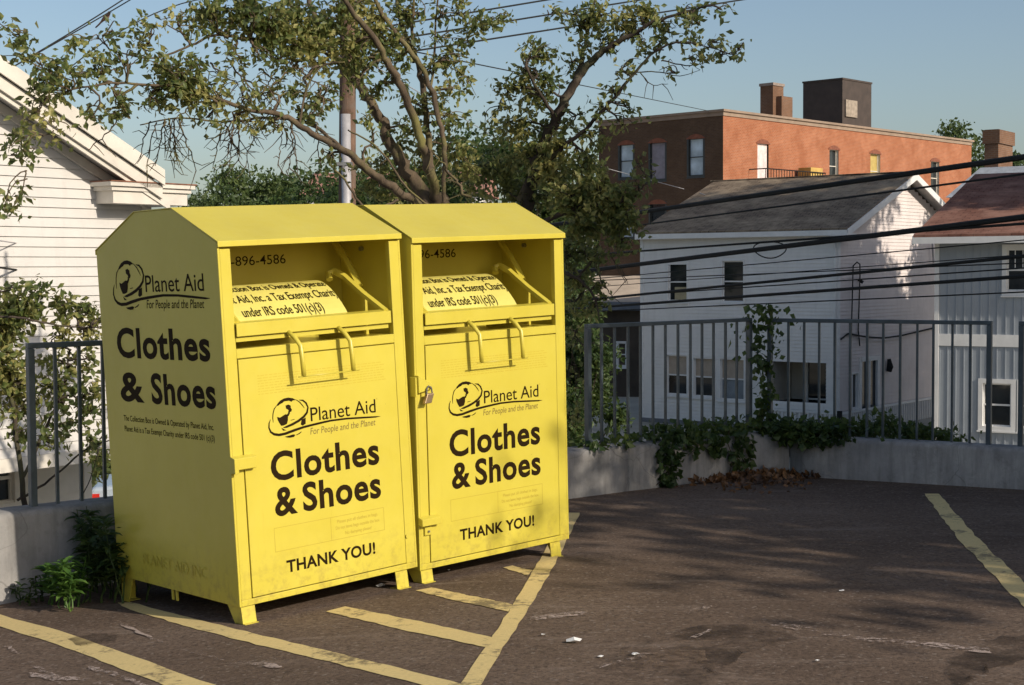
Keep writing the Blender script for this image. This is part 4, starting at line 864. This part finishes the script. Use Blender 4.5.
bare1=[[(262,118,-.7,.008),(256,135,-.8,.006),(248,152,-.8,.005),(246,168,-.8,.003)],[(290,122,-.8,.008),(292,145,-.8,.006),(290,162,-.8,.005),(286,172,-.8,.003)],[(180,118,-.7,.008),(186,140,-.8,.006),(192,155,-.8,.005),(196,172,-.8,.003)],
 [(225,122,-.7,.008),(232,140,-.8,.006),(240,155,-.8,.004)],[(150,120,-.9,.007),(144,140,-.9,.005),(140,158,-1,.003)],[(240,110,-.9,.007),(225,132,-.9,.005),(205,140,-.9,.003)],[(300,60,-.7,.012),(275,85,-.9,.009),(262,105,-.9,.006)],[(320,66,-.9,.012),(306,78,-.9,.012),(304,100,-.9,.009)],
 [(120,118,-1.2,.007),(105,135,-1.3,.005),(88,150,-1.4,.004)],[(470,200,-.9,.014),(455,180,-.9,.013),(443,165,-.9,.010),(432,150,-.9,.006)]]
tb=at(436,600,13.6+.4); tb.z=LOW-.05
g1[0].insert(0,(436,700,.4,.30))
rb=random.Random(77)
for i in range(17):
    x0=rb.uniform(150,318); y0=118+abs(x0-230)*.02+rb.uniform(-6,4); d=rb.uniform(-10,10); L=rb.uniform(24,55)
    bare1.append([(x0,y0,-.8,.0075),(x0+d*.5,y0+L*.35,-.85,.0055),(x0+d*.9,y0+L*.7,-.85,.0042),(x0+d*1.3,y0+L,-.85,.0025)])
for i in range(16):
    x0=rb.uniform(190,330); y0=rb.uniform(58,100); d=rb.uniform(-28,28); L=rb.uniform(10,34)
    bare1.append([(x0,y0,-.8,.009),(x0+d*.5,y0+L*.5,-.85,.007),(x0+d,y0+L*.8,-.85,.005),(x0+d*1.4,y0+L,-.85,.003)])
c1+=[(232,56,16,9,.45,-1.1),(264,60,14,9,.5,-1),(302,108,16,8,.5,-.7),(322,100,14,10,.5,-.6),(160,90,14,8,.4,-1.4),(376,90,12,10,.5,-.3),(356,66,14,12,.6,-.3),(398,60,12,14,.6,-.2),(362,38,14,12,.7,-.2),(410,38,12,14,.5,.2),(468,88,12,10,.45,.2),(448,146,14,12,.6,.4),(404,150,12,12,.5,.4),(376,178,14,10,.6,.4),(352,170,8,8,.3,.2),(418,112,12,10,.45,.1)]
px_tree('old sparse spreading tree with mossy bare limbs rising behind the two bins',g1,c1,13.6,.064,LF1,BARK,11,twr=.012,bare=bare1,dens=2.2)
# ---- second tree, leaning right, denser low down
g2=[
 [(505,700,.6,.24),(508,430,.5,.22),(514,300,.4,.20),(520,235,.3,.17),(530,180,.2,.125),(545,142,.1,.11),(560,110,0,.10),(575,82,0,.085),(590,62,-.1,.07),(608,48,-.2,.06),(632,34,-.3,.045),(660,20,-.4,.03),(700,8,-.5,.02)],
 [(575,82,0,.05),(584,50,.1,.04),(590,20,.2,.03),(598,-15,.3,.02)],
 [(530,180,.2,.05),(560,150,-.1,.045),(590,125,-.3,.035),(612,100,-.5,.03),(635,72,-.6,.026),(655,52,-.7,.022),(680,42,-.8,.015),(712,48,-.9,.010),(742,58,-1,.006)],
 [(520,235,.3,.06),(560,215,-.1,.05),(595,205,-.4,.04),(630,210,-.6,.02)],
 [(555,118,0,.04),(538,90,-.2,.03),(525,65,-.3,.02)],
 [(515,260,.3,.05),(560,270,-.3,.04),(590,290,-.5,.025),(600,320,-.6,.012)],
 [(635,72,-.6,.012),(660,72,-.7,.010),(680,76,-.7,.007),(700,70,-.8,.004)]]
c2=[(498,112,20,14,.55,.1),(508,92,20,14,.7,0),(524,72,20,16,.8,-.1),(540,56,18,16,.75,-.1),(532,96,18,12,.8,0),(552,84,16,14,.75,0),(572,62,12,12,.6,.1),(530,46,10,10,.4,0),(548,14,10,8,.2,.1),(565,14,16,10,.45,.2),
(584,24,18,16,.85,.1),(602,16,20,14,.95,0),(622,26,20,14,.95,-.1),(606,44,16,12,.8,-.1),(586,48,12,10,.7,0),(644,12,20,12,.95,-.2),(664,28,18,12,.8,-.3),(640,44,16,8,.5,-.5),(686,12,18,10,.75,-.4),(700,24,18,12,.55,-.6),(720,40,16,10,.5,-.8),(736,50,10,8,.3,-.9),(722,10,12,8,.4,-.6),(690,44,18,6,.5,-.7),(664,50,14,7,.45,-.6),
(626,66,16,10,.35,-.5),(612,88,14,10,.4,-.4),(600,106,16,10,.5,-.3),(630,108,12,8,.4,-.3),(622,124,14,7,.3,-.3),(668,72,14,5,.2,-.7),(700,60,14,5,.2,-.8),(722,56,12,5,.25,-.9),
(520,122,24,14,.8,.2),(502,136,22,14,.8,.3),(545,132,20,14,.75,.2),(572,122,18,14,.7,0),(590,138,16,14,.8,-.2),(560,150,22,14,.95,0),(530,156,24,16,1,.3),(500,164,22,18,1,.5),(478,180,18,16,1,.6),(555,176,24,18,1.1,0),(584,168,20,16,1.1,-.2),(604,184,20,16,1.1,-.4),(576,196,24,16,1.2,-.3),(606,206,22,16,1.2,-.5),(628,200,16,12,1.1,-.6),(640,186,10,7,.6,-.6),(634,222,14,12,1,-.6),(610,232,18,14,1.1,-.5),
(584,226,22,16,1.2,-.3),(570,252,18,16,1.1,-.2),(596,256,16,12,.8,-.4),(622,246,12,9,.7,-.5),(580,280,14,14,.9,-.3),(600,282,10,8,.4,-.5),(572,306,10,16,.8,-.3),(590,314,10,10,.6,-.4),(606,300,8,6,.3,-.5),(572,340,7,16,.6,-.3),(578,385,8,14,.3,-.2),(575,420,10,14,.7,-.2),(540,196,24,14,1,.3),(512,192,20,12,1,.5),(650,176,8,5,.3,-.6),(640,160,8,5,.25,-.5)]
bare2=[[(596,262,-.5,.008),(604,285,-.5,.006),(612,296,-.5,.004)],[(610,255,-.5,.008),(622,270,-.5,.006),(628,284,-.5,.003)],[(640,72,-.7,.007),(650,84,-.7,.005),(668,84,-.7,.003)],[(660,60,-.7,.007),(686,66,-.7,.005),(706,62,-.7,.003)],[(572,330,-.5,.008),(584,345,-.5,.006),(595,342,-.5,.004)]]
px_tree('leafy tree leaning right, its dense lower crown hanging beside the right bin',g2,c2,14.6,.066,LF1,BARKD,23,twr=.012,bare=bare2,dens=1.9)
# ---- shrub behind the railing on the left
g3=[[(30,700,.2,.05),(30,560,.1,.045),(20,470,0,.035),(12,400,0,.03),(5,340,0,.022),(-10,300,0,.015)],[(22,480,0,.025),(45,430,.1,.02),(62,390,.1,.016),(70,350,.1,.012)],
 [(-30,315,-.2,.018),(20,318,-.2,.016),(50,324,-.1,.014),(75,327,0,.012),(104,327,0,.009)],[(18,500,0,.02),(50,480,.1,.016),(85,450,.2,.012),(110,440,.2,.008)],[(18,520,.1,.012),(60,520,.2,.010),(85,490,.2,.008),(96,460,.3,.005)]]
c3=[(8,290,14,10,.8,0),(14,312,20,14,1,0),(0,335,20,16,1,0),(30,306,14,12,.8,0),(40,288,9,6,.5,0),(55,300,12,8,.5,.1),(66,310,10,8,.5,.1),(85,308,12,10,.9,.1),(96,322,9,6,.6,.1),(60,335,14,6,.4,.1),(92,338,8,6,.4,.1),(12,362,22,14,.9,0),(4,388,20,14,.8,0),(30,380,14,12,.5,.1),(52,362,14,12,.6,.1),(46,388,14,12,.75,.1),(66,384,12,10,.5,.1),(92,360,8,9,.4,.2),(98,388,8,10,.5,.2),
(10,412,18,12,.6,0),(34,408,14,10,.6,.1),(62,404,12,10,.55,.1),(80,400,10,8,.4,.2),(18,436,16,9,.5,.1),(42,430,14,10,.45,.1),(70,428,12,8,.4,.2),(96,414,9,8,.4,.2),(90,440,8,7,.35,.2),(56,446,12,5,.3,.2),(100,470,8,12,.7,1.5),(94,452,7,8,.7,1.5)]
px_tree('sprawling shrub with light green leaves behind the railing left of the bins',g3,c3,10.4,.060,LF1,BARKD,31,twr=.009,dens=2.5,cat='shrub',name='shrub')
# ---- generic free standing trees
def free_tree(x,y,z,h,r,label,seed,mat=LFD,leaf=.3,n=5200,crown0=.35,group=None,bark=BARKD,clump=34,sq=1.0,oval=1.0,bz=1.0,holes=()):
    rg=random.Random(seed); e=empty('tree',(x,y,z)); tag(e,label,'tree',group); W=MB(); pts=[]; cl=[]
    for i in range(clump):
        while True:
            v=Vector((rg.uniform(-1,1),rg.uniform(-1,1),rg.uniform(-1,1)))
            if .15<v.length<1: break
        zc=h*(1+crown0)/2+v.z*h*(1-crown0)/2; k=(1-.45*max(0,v.z))*oval
        cl.append((Vector((v.x*r*k,v.y*r*k*sq,zc)),r*rg.uniform(.22,.42)))
    th=h*crown0+.1*h
    c,rr=curve([(0,0,-.3,h*.026),(rg.uniform(-.1,.1),0,th*.5,h*.020),(rg.uniform(-.2,.2),0,th,h*.016),(0,0,h*.8,h*.005)],5,.3,rg); W.tube(c,rr,8)
    for p,q in cl:
        st=c[rg.randrange(len(c)//3,len(c)-2)]; m=(st+p)/2+Vector((0,0,.1*r)); a,b=curve([(*st,h*.007),(*m,h*.005),(*p,h*.0015)],3,.8,rg); W.tube(a,b,5)
        k=int(n/clump)
        for i in range(k):
            v=Vector((rg.gauss(0,1),rg.gauss(0,1),rg.gauss(0,.8))); v=v.normalized()*q*rg.uniform(.35,1.1); v.z*=bz
            if any((p+v-hc).length<hr and rg.random()<.9 for hc,hr in holes): continue
            pts.append(p+v)
    W.build('trunk',bark,e,smooth=True); leaves(pts,leaf,mat,'crown',e,seed); return e
def far(px,ytop,Y,r,label,seed,mat=LFD,n=5200,leaf=.3,c0=.15,**k):
    p=at(px,269,Y); zt=at(px,ytop,Y).z; free_tree(p.x,Y,LOW,zt-LOW,r,label,seed,mat,leaf,n,c0,**k)
GRP='trees beyond the rooftops'
far(238,176,88,4.2,'rounded tree top just right of the sunlit house roof end',41,LFD,16000,.30)
far(262,178,90,3.0,'pointed tree top on the skyline, left of the utility pole',42,LFD,12000,.28,oval=.8)
far(285,170,88,2.8,'tall narrow tree top on the skyline above the left bin roof',43,LFD,12000,.28,oval=.8)
far(318,186,92,4.2,'low light green tree between the skyline trees and the pole',44,LFD,15000,.3)
far(212,182,84,3,'small tree top peeping over the eave return of the sunlit house',46,LFD,9000,.28)
far(338,158,46,2.3,'dark tree directly behind the utility pole',45,LF2,18000,.16,c0=.2)
far(402,150,40,2.6,'dark green tree filling the gap behind the mossy trunks',47,LF2,30000,.15,c0=.2)
far(462,140,38,2.6,'dense dark tree behind the slender right trunk of the old tree',48,LF2,32000,.15,c0=.1)
far(520,140,36,2.2,'dense shady tree behind the leaning tree trunk',49,LF2,32000,.15,c0=.05)
far(590,150,100,5,'green tree beyond the left end of the brick building',50,LFD,6000,.3)
far(570,300,30,1.1,'dark bush like tree low behind the right bin edge',51,LF2,13000,.11,c0=.02)
far(926,134,118,3.6,'light green tree right behind the far end of the brick roof',52,LFD,9000,.34)
far(905,128,120,2.4,'small tree crown peeping over the brick parapet',53,LFD,5000,.34)
far(955,130,112,4.2,'tree crown between the brick building and the tall chimney',54,LFD,12000,.34)
far(1000,132,118,3.2,'tree top hidden behind the tall square chimney',55,LFD,7000,.34)
far(93,440,30,1.6,'green tree glimpsed past the corner of the sunlit house',56,LFD,9000,.14,c0=.1)
# ---- shade trees out of view, two of them added to shade the white gable: q is the distance across the sunlight, s the distance toward the sun
AZ,EL=R(129.6),R(28)
SD=Vector((math.sin(AZ),math.cos(AZ))); QD=Vector((math.cos(AZ)*-1,math.sin(AZ)))
def qs(q,s): p=QD*q+SD*s; return p.x,p.y
for i,(q,s,h,r,n,c0,lb,lf) in enumerate(((13.25,6.4,9.8,5.4,95000,.30,'broad shade tree overhanging the car park, nearest the camera',.22),(49.0,-12.7,8.4,2.8,26000,.1,'unseen bushy tree added past the blue grey house to shade the white gable',.26),(20.3,8.5,11.5,4.6,34000,.35,'broad shade tree beside the car park, farther from the camera',.24),(42.6,-5.0,18.0,4.4,42000,.2,'unseen tall tree added right of the blue grey house to shade the white gable',.34))):
    x,y=qs(q,s); z=gz(2,y) if y<wall_y(x) else LOW
    hl=[]
    if i==0:
        for (hq,hs,hz,hr) in ((9.0,6.4,7.0,.5),(10.3,6.4,7.1,.6),(11.2,6.4,7.2,.5),(9.8,7.4,7.6,.5),(12.0,6.0,6.8,.4)): hx,hy=qs(hq,hs); hl.append((Vector((hx-x,hy-y,hz-z)),hr))
    free_tree(x,y,z,h+(-z),r,lb,60+i,LF2,lf,n,c0,bark=BARK,clump=90,holes=hl)
# ---- weed clump at the foot of the left bin
def weed(spots,label,seed,mat,leaf,hh,n,name='weed'):
    rg=random.Random(seed); p0=ground(*spots[0]); e=empty(name,tuple(p0)); tag(e,label,'plant'); st=MB(); pts=[];dirs=[]
    V=[];F=[]
    for (px,py) in spots:
        b=ground(px,py)-p0; h=hh*rg.uniform(.6,1.1); lean=Vector((rg.uniform(-.3,.3),rg.uniform(-.25,.25),1))*h
        c,r=curve([(*b,.005),(*(b+lean*.5),.004),(*(b+lean),.002)],4,2,rg); st.tube(c,r,4,cap=False)
        for k in range(n):
            t=rg.uniform(.25,1.0)**.7; i=min(len(c)-1,int(t*(len(c)-1))); a=rg.uniform(0,6.28); L=leaf*rg.uniform(.6,1.2)*(1.15-.35*t)
            d=Vector((math.cos(a),math.sin(a),rg.uniform(-.2,.7))).normalized(); s=d.cross(Vector((0,0,1))).normalized(); w=L*.19
            o=len(V); p=c[i]; V+= [p,p+d*L*.35+s*w+Vector((0,0,.12*L)),p+d*L*.35-s*w+Vector((0,0,.12*L)),p+d*L*.72+s*w*.75+Vector((0,0,.06*L)),p+d*L*.72-s*w*.75+Vector((0,0,.06*L)),p+d*L-Vector((0,0,.1*L)),p+d*L*.35,p+d*L*.72]
            F+=[(o,o+1,o+6),(o,o+6,o+2),(o+1,o+3,o+7,o+6),(o+2,o+6,o+7,o+4),(o+3,o+5,o+7),(o+4,o+7,o+5)]
    st.build('stems',mat,e); MB().add(V,F).build('leaves',mat,e); return e
sp=[(random.uniform(48,88),random.uniform(604,612)) for _ in range(12)]
weed([(66,608)]+sp,'low bright green weed in the sun at the foot of the wall',3,LF3,.10,.24,20)
sp=[(random.uniform(80,150),random.uniform(588,605)) for _ in range(26)]
weed([(112,598)]+sp,'tall dark weed clump in the shade between the wall and left bin',4,LF2,.10,.42,34)
sp=[(random.uniform(14,48),random.uniform(600,607)) for _ in range(7)]
weed([(28,605)]+sp,'sparse small weed at the wall foot, leftmost of the weeds',5,LF2,.06,.13,9)
# ---- ivy over the wall, vine up the post, plants behind the right wall
def wall_pts(px0,px1,n,P,D,zt,drops,rg):
    out=[]; a=on_line(px0,P,D,.0); b=on_line(px1,P,D,.0); nn=Vector((-D.y,D.x))
    for i in range(n):
        q=a+(b-a)*rg.random(); back=rg.uniform(-.05,.30); out.append(Vector((*(q+nn*back),zt+abs(rg.gauss(0,.032)))))
    for (px,w,L,k) in drops:
        c=on_line(px,P,D,0)
        for i in range(k):
            t=rg.random(); q=c+D*(rg.gauss(0,w)*(1-.5*t))-nn*rg.uniform(.02,.08); out.append(Vector((*q,zt-t*L)))
    return out
rg=random.Random(9); pts=wall_pts(590,752,400,WA,WD,CT,((662,.045,.36,120),(672,.04,.28,60),(690,.05,.13,30),(733,.05,.30,80),(744,.035,.30,50),(712,.07,.15,80)),rg)
pts+=wall_pts(655,760,240,WA,WD,CT+.03,((705,.3,.05,60),),rg)
e=empty('ivy',(0,0,0)); tag(e,'ivy trailing along and down the wall below the middle railing','ivy'); leaves(pts,.055,LF2,'leaves',e,5,.85,.3)
st=MB()
for px,L in ((662,.36),(672,.3),(729,.42),(741,.38),(690,.16)):
    q=on_line(px,WA,WD,-.03); st.tube([(q.x+random.uniform(-.02,.02)*k,q.y,CT+.02-L*k/4) for k in range(5)],.004,4)
st.build('stems',BARKD,e)
pts=wall_pts(760,845,900,WB,WE,CT-.03,((790,.15,.06,60),(815,.2,.08,120)),rg)
for p in pts:
    if rg.random()<.6: p.z+=abs(rg.gauss(0,.03)); 
e=empty('ivy',(0,0,0)); tag(e,'dark ivy heap on the wall at the foot of the vine grown post','ivy'); leaves(pts,.06,LF2,'leaves',e,6,.85,.2)
q=on_line(769,WB,WE,.12); m=MB(); m.tube([(q.x+.02*math.sin(k*1.1),q.y+.02*math.cos(k*1.3),CT+.98*k/9) for k in range(10)],[.009-.0005*k for k in range(10)],5)
e=empty('climbing_vine',(q.x,q.y,CT)); tag(e,'climbing vine wound up the railing post right of the middle railing','vine'); 
st=m; st.v=[(a-q.x,b-q.y,c-CT) for a,b,c in st.v]; st.build('stem',BARKD,e); pts=[]
for i in range(330):
    t=rg.random(); w=.035+.05*(t>.55)+.02*(t>.8); pts.append(Vector((rg.gauss(-.03-.02*(t>.4),w),rg.gauss(-.02,.04),t*1.0)))
leaves(pts,.058,LF2,'leaves',e,7,.8,.5)
pts=[]
for (px,w,h,n) in ((872,.07,.14,150),(887,.06,.20,120),(860,.08,.07,90),(905,.12,.12,260),(925,.12,.10,220),(945,.1,.06,90)):
    c=on_line(px,WB,WE,.38)
    for i in range(n): pts.append(Vector((c.x+rg.gauss(0,w),c.y+rg.gauss(0,.08),CT-.10+h*rg.random()**.8+rg.random()*.05)))
e=empty('bush',(0,0,0)); tag(e,'low leafy plants showing over the wall below the right railing','plants'); leaves(pts,.055,LF2,'leaves',e,8,.6,.1)
# ---- dead leaves heaped in the wall corner
pts=[]
for i in range(520):
    px=rg.gauss(755,34); py=472+abs(rg.gauss(0,8))
    if px>812: continue
    g=ground(px,py); 
    if g.y>wall_y(g.x)-.03: g.y=wall_y(g.x)-.04-rg.random()*.1
    pts.append(Vector((g.x,g.y,gz(g.x,g.y)+.006+rg.random()*.025)))
tag(leaves(pts,.055,LFX,'leaf_litter',None,9,.7,0),'brown dead leaves heaped in the wall corner',None,None,'stuff')
# ---- scraps of litter
def scrap(px,py,s,label,seed):
    rg=random.Random(seed); p=ground(px,py); m=MB(); n=9; vs=[]; 
    for i in range(n):
        a=6.283*i/n; r=s*rg.uniform(.5,1.1); vs.append((p.x+r*math.cos(a),p.y+r*math.sin(a)*.8,p.z+.006+s*rg.uniform(0,.35)))
    vs+=[(p.x+s*.1,p.y,p.z+s*.75),(p.x,p.y,p.z+.003)]
    m.add(vs,[(i,(i+1)%n,n) for i in range(n)]+[((i+1)%n,i,n+1) for i in range(n)]); tag(m.build('litter_scrap',PAPR),label,'litter','white scraps of litter on the asphalt')
scrap(381,587,.028,'crumpled white paper ball between the feet of the two bins',1)
scrap(573,643,.035,'flat white scrap on the sunlit asphalt, largest in the foreground',2)
scrap(601,658,.016,'tiny white scrap, second from left in the foreground at right of the lines',3)
scrap(636,656,.02,'thin white scrap right of the two foreground scraps',4)
scrap(842,592,.014,'tiny pale speck in the shade in the middle of the car park',5)
scrap(543,636,.012,'tiny white scrap just right of the diagonal painted line',6)
scrap(817,662,.014,'pale chip on the sunlit asphalt near the bottom right',7)
scrap(449,571,.012,'tiny white scrap under the front edge of the right bin',8)
def paper(px,py,label):
    p=ground(px,py); m=MB(); m.add([(p.x,p.y,p.z+.02),(p.x+.10,p.y-.03,p.z+.01),(p.x+.07,p.y,p.z+.14),(p.x-.03,p.y+.03,p.z+.22),(p.x+.02,p.y,p.z+.1)],[(0,1,2,4),(0,4,3)]); tag(m.build('litter_scrap',PAPR),label,'litter')
paper(790,476,'torn white paper leaning on the dead leaves in the wall corner')
# ================================================================== pole, wires, cables
p=at(346,269,27); PX,PY=p.x,27.0
e=empty('utility_pole',(PX,PY,LOW)); tag(e,'weathered wooden utility pole with a grey conduit up its side','utility pole')
m=MB(); m.tube([(.0+.015*k,0,k) for k in (-.5,2,4,6,8,10,12.5)],[.17,.165,.16,.155,.145,.14,.12],12)
m.v=[(x-.06,y,z) for x,y,z in m.v]; m.build('pole',POLE,e,smooth=True)
ct=at(346,115,27).z-LOW; m=MB(); m.tube([(.04+.0*k,-.15,z) for k,z in enumerate((0,2,4,ct))],.085,10); m.build('conduit',GALV,e,smooth=True)
m=MB()
for z in (ct-.9,ct-2.2,ct-3.4): m.box((-.16,-.245,z),(.15,-.02,z+.06))
m.build('strap',STL,e)
m=MB(); m.box((-1.2,-.2,11.4),(1.2,-.08,11.52)); a=m.build('crossarm',POLE,e)
m=MB()
for x in (-1.1,-.6,.6,1.1): m.tube([(x,-.14,11.52),(x,-.14,11.72)],[.05,.03],8)
m.build('insulator',GALV,a)
def wire(name,pts,rad,label,cat='cable',mat=BLK,sag=0,group=None,n=22):
    P=[]
    for a,b in zip(pts,pts[1:]):
        A=Vector(a);B=Vector(b)
        for i in range(n): t=i/n; q=A+(B-A)*t; q.z-=sag*4*t*(1-t); P.append(q)
    P.append(Vector(pts[-1])); m=MB(); o=P[0]; m.tube(P,rad,6); return tag(m.build(name,mat),label,cat,group)
def line_pts(x1,y1,x2,y2,Ya,Yb,xa,xb):
    """straight cable whose picture runs through two points, from column xa (Ya metres ahead) to xb"""
    f=lambda x:y1+(y2-y1)*(x-x1)/(x2-x1); return [at(xa,f(xa),Ya),at(xb,f(xb),Yb)]
CG='black utility cables crossing in front of the houses at right'
YL,YR=26.5,10.5
def cable(a,b,c,r,label,sag=.0):          # through three picture points: the sag follows from the middle one
    x1,y1=a;x2,y2=b; A,B=line_pts(x1,y1,x2,y2,YL,YR,350,1180); wire('cable',[A,B],r,label,'cable',BLK,sag,CG)
cable((655,210),(1024,157),0,.024,'thickest black cable, topmost of those crossing the brown roof')
cable((655,223),(1024,174),0,.009,'slim black cable just below the topmost thick cable')
cable((641,251),(900,232.5),0,.011,'slim black cable running into the thick one with the cable loop')
cable((641,264),(1024,217),0,.024,'thick black cable with a coiled loop hanging on it')
cable((655,293),(1006,258),0,.014,'black cable crossing the upper windows of the white clapboard house')
cable((592,307.5),(1006,277.5),0,.015,'black cable crossing just under the upper windows of the white house')
cable((780,262),(1024,240),0,.005,'thin wire between the looped cable and the window cable')
cable((780,273),(1024,263),0,.005,'thin wire close above the two lower thick cables')
cable((780,285),(1024,268),0,.006,'thin wire running between the two lower thick cables')
cable((780,303),(1024,292),0,.006,'lowest thin wire, just above the right railing')
cable((620,285),(900,264),0,.004,'faint thin wire over the upper windows of the white house')
# the loop hangs on the fourth cable
lp=at(770,250,16.3); m=MB(); m.tube([(lp.x+.17*math.cos(a)+.02*math.sin(2*a),lp.y+.03*math.sin(a),lp.z-.0+.088*math.sin(a)) for a in [i*6.2832/28 for i in range(29)]],.007,5,cap=False); tag(m.build('cable_loop',BLK),'flat oval loop of spare cable hanging on a thick cable','cable loop')
TOPZ=LOW+11.7
wire('wire',[(PX-1.1,PY-.14,TOPZ),at(-60,108,17.2)],.010,'highest thin wire slanting down over the sunlit house roof','wire',BLK,.15)
wire('wire',[(PX-.6,PY-.14,TOPZ),at(-70,112,18.2)],.009,'lower thin wire slanting down through the branches at top left','wire',BLK,.1)
wire('wire',[at(345,53,27),at(72,66,18.5)],.008,'thin wire between the pole and the left house, crossing behind twigs','wire',BLK,-.9)
wire('wire',[at(347,61.5,26.9),at(1150,-64,40)],.016,'lowest of three wires rising to the right of the pole','wire',BLK,0)
wire('wire',[at(347,47,26.9),at(1150,-82,40)],.016,'middle of three wires rising to the right of the pole','wire',BLK,0)
wire('wire',[at(347,33,26.9),at(1150,-100,40)],.016,'uppermost of three wires rising to the right of the pole','wire',BLK,0)
wire('wire',[at(347,38,26.9),at(709,111,74)],.014,'thin wire descending from the pole to the corner of the brick parapet','wire',BLK,.0)
wire('wire',[at(347,50,26.9),at(500,140,45),at(684,189,53)],.011,'thin wire descending behind the leaning tree to the brown roof','wire',GALV,.0)
wire('wire',[at(700,193,53),at(835,232,46)],.012,'pale service wire lying down across the brown roof to the eave','wire',GALV,.1)
wire('wire',[at(-60,232,15),at(112,257,22)],.007,'upper of two thin wires before the sunlit clapboards','wire',GALV,.0)
wire('wire',[at(-60,259,15),at(112,283.5,22)],.012,'lower of two thin wires before the sunlit clapboards','wire',BLK,.0)
# ---- bird on the highest wire
b=at(106,20.5,21.6); e=empty('bird',tuple(b)); tag(e,'small brown bird perched on the high wire at top left','bird')
m=MB(); m.tube([(-.085,0,-.045),(-.05,0,-.0),(-.01,0,.035),(.02,0,.065),(.04,0,.095),(.052,0,.115),(.062,0,.118)],[.006,.02,.036,.034,.024,.022,.006],10); m.tube([(-.05,0,.0),(-.10,0,-.055),(-.15,0,-.10)],[.014,.012,.010],6)
m.build('body',plain('brown_feathers',(.20,.12,.08),.8,0,.4,40),e,smooth=True); m=MB(); m.tube([(.06,0,.118),(.085,0,.112)],[.006,.001],6); m.tube([(0,.012,.01),(0,.012,-.03)],.003,4); m.tube([(0,-.012,.01),(0,-.012,-.03)],.003,4); m.build('beak',BLK,e)
# ---- parked car glimpsed between the left house and the bin
q=at(214,269,27); e=empty('parked_car',(q.x,27,LOW+ (at(100,503,27).z-LOW) -1.0),R(12)); 
e.location.z=max(LOW,at(100,488,27).z-.80); tag(e,'blue and white parked car whose red tail light shows past the house corner','car')
m=MB(); prof=[(-2.2,.35),(-2.25,.75),(-2.1,.98),(-1.6,1.02),(-1.1,1.42),(.3,1.45),(1.0,1.02),(2.0,.88),(2.2,.6),(2.15,.32)]
m.prism([(x,-.85,z) for x,z in prof],(0,1.7,0)); m.build('body',plain('pale_blue_car_paint',(.45,.52,.60),.25,.2,.05),e,bevel=.06)
m=MB(); m.prism([(x,-.86,z) for x,z in [(-1.5,1.04),(-1.05,1.37),(.25,1.40),(.85,1.04)]],(0,1.72,0)); m.build('window',GLS,e)
for x in (-1.35,1.35):
    for y in (-.78,.78): m=MB(); m.tube([(x,y-.1,.32),(x,y+.1,.32)],.32,18); w=m.build('wheel',BLK,e); m=MB(); m.tube([(x,y-.105,.32),(x,y+.105,.32)],.19,14); m.build('rim',STL,w)
for y in (-.72,.72): m=MB(); m.box((-2.29,y-.155,.68),(-1.98,y+.155,.88)); m.build('tail_light',plain('red_lens',(.55,.03,.02),.2),e)
# ================================================================== sun, sky, camera
sun=bpy.data.lights.new('sun','SUN'); sun.energy=3.5; sun.angle=R(.53); sun.color=(1,.89,.74)
so_=bpy.data.objects.new('sun',sun); C.objects.link(so_)
d=Vector((math.sin(AZ)*math.cos(EL),math.cos(AZ)*math.cos(EL),math.sin(EL))); so_.rotation_euler=d.to_track_quat('Z','Y').to_euler()
w=bpy.data.worlds.new('World'); bpy.context.scene.world=w; w.use_nodes=True; nt=w.node_tree
sky=nt.nodes.new('ShaderNodeTexSky'); sky.sky_type='NISHITA'; sky.sun_disc=False; sky.sun_elevation=EL; sky.sun_rotation=AZ; sky.air_density=1.0; sky.dust_density=2.0; sky.ozone_density=1.4
bg=nt.nodes['Background']; nt.links.new(sky.outputs[0],bg.inputs[0]); bg.inputs[1].default_value=.095
cam=bpy.data.cameras.new('camera'); co=bpy.data.objects.new('camera',cam); C.objects.link(co); cam.sensor_width=36; cam.lens=FPX/1024*36; cam.clip_end=6000; cam.clip_start=.1
Rm=Matrix(( (M3@Vector((1,0,0))),(M3@Vector((0,0,1))),(M3@Vector((0,-1,0))) )).transposed().to_4x4(); Rm.translation=CAM; co.matrix_world=Rm
sc=bpy.context.scene; sc.camera=co; sc.view_settings.view_transform='Standard'; sc.view_settings.look='None'; sc.view_settings.exposure=.35; sc.view_settings.gamma=1
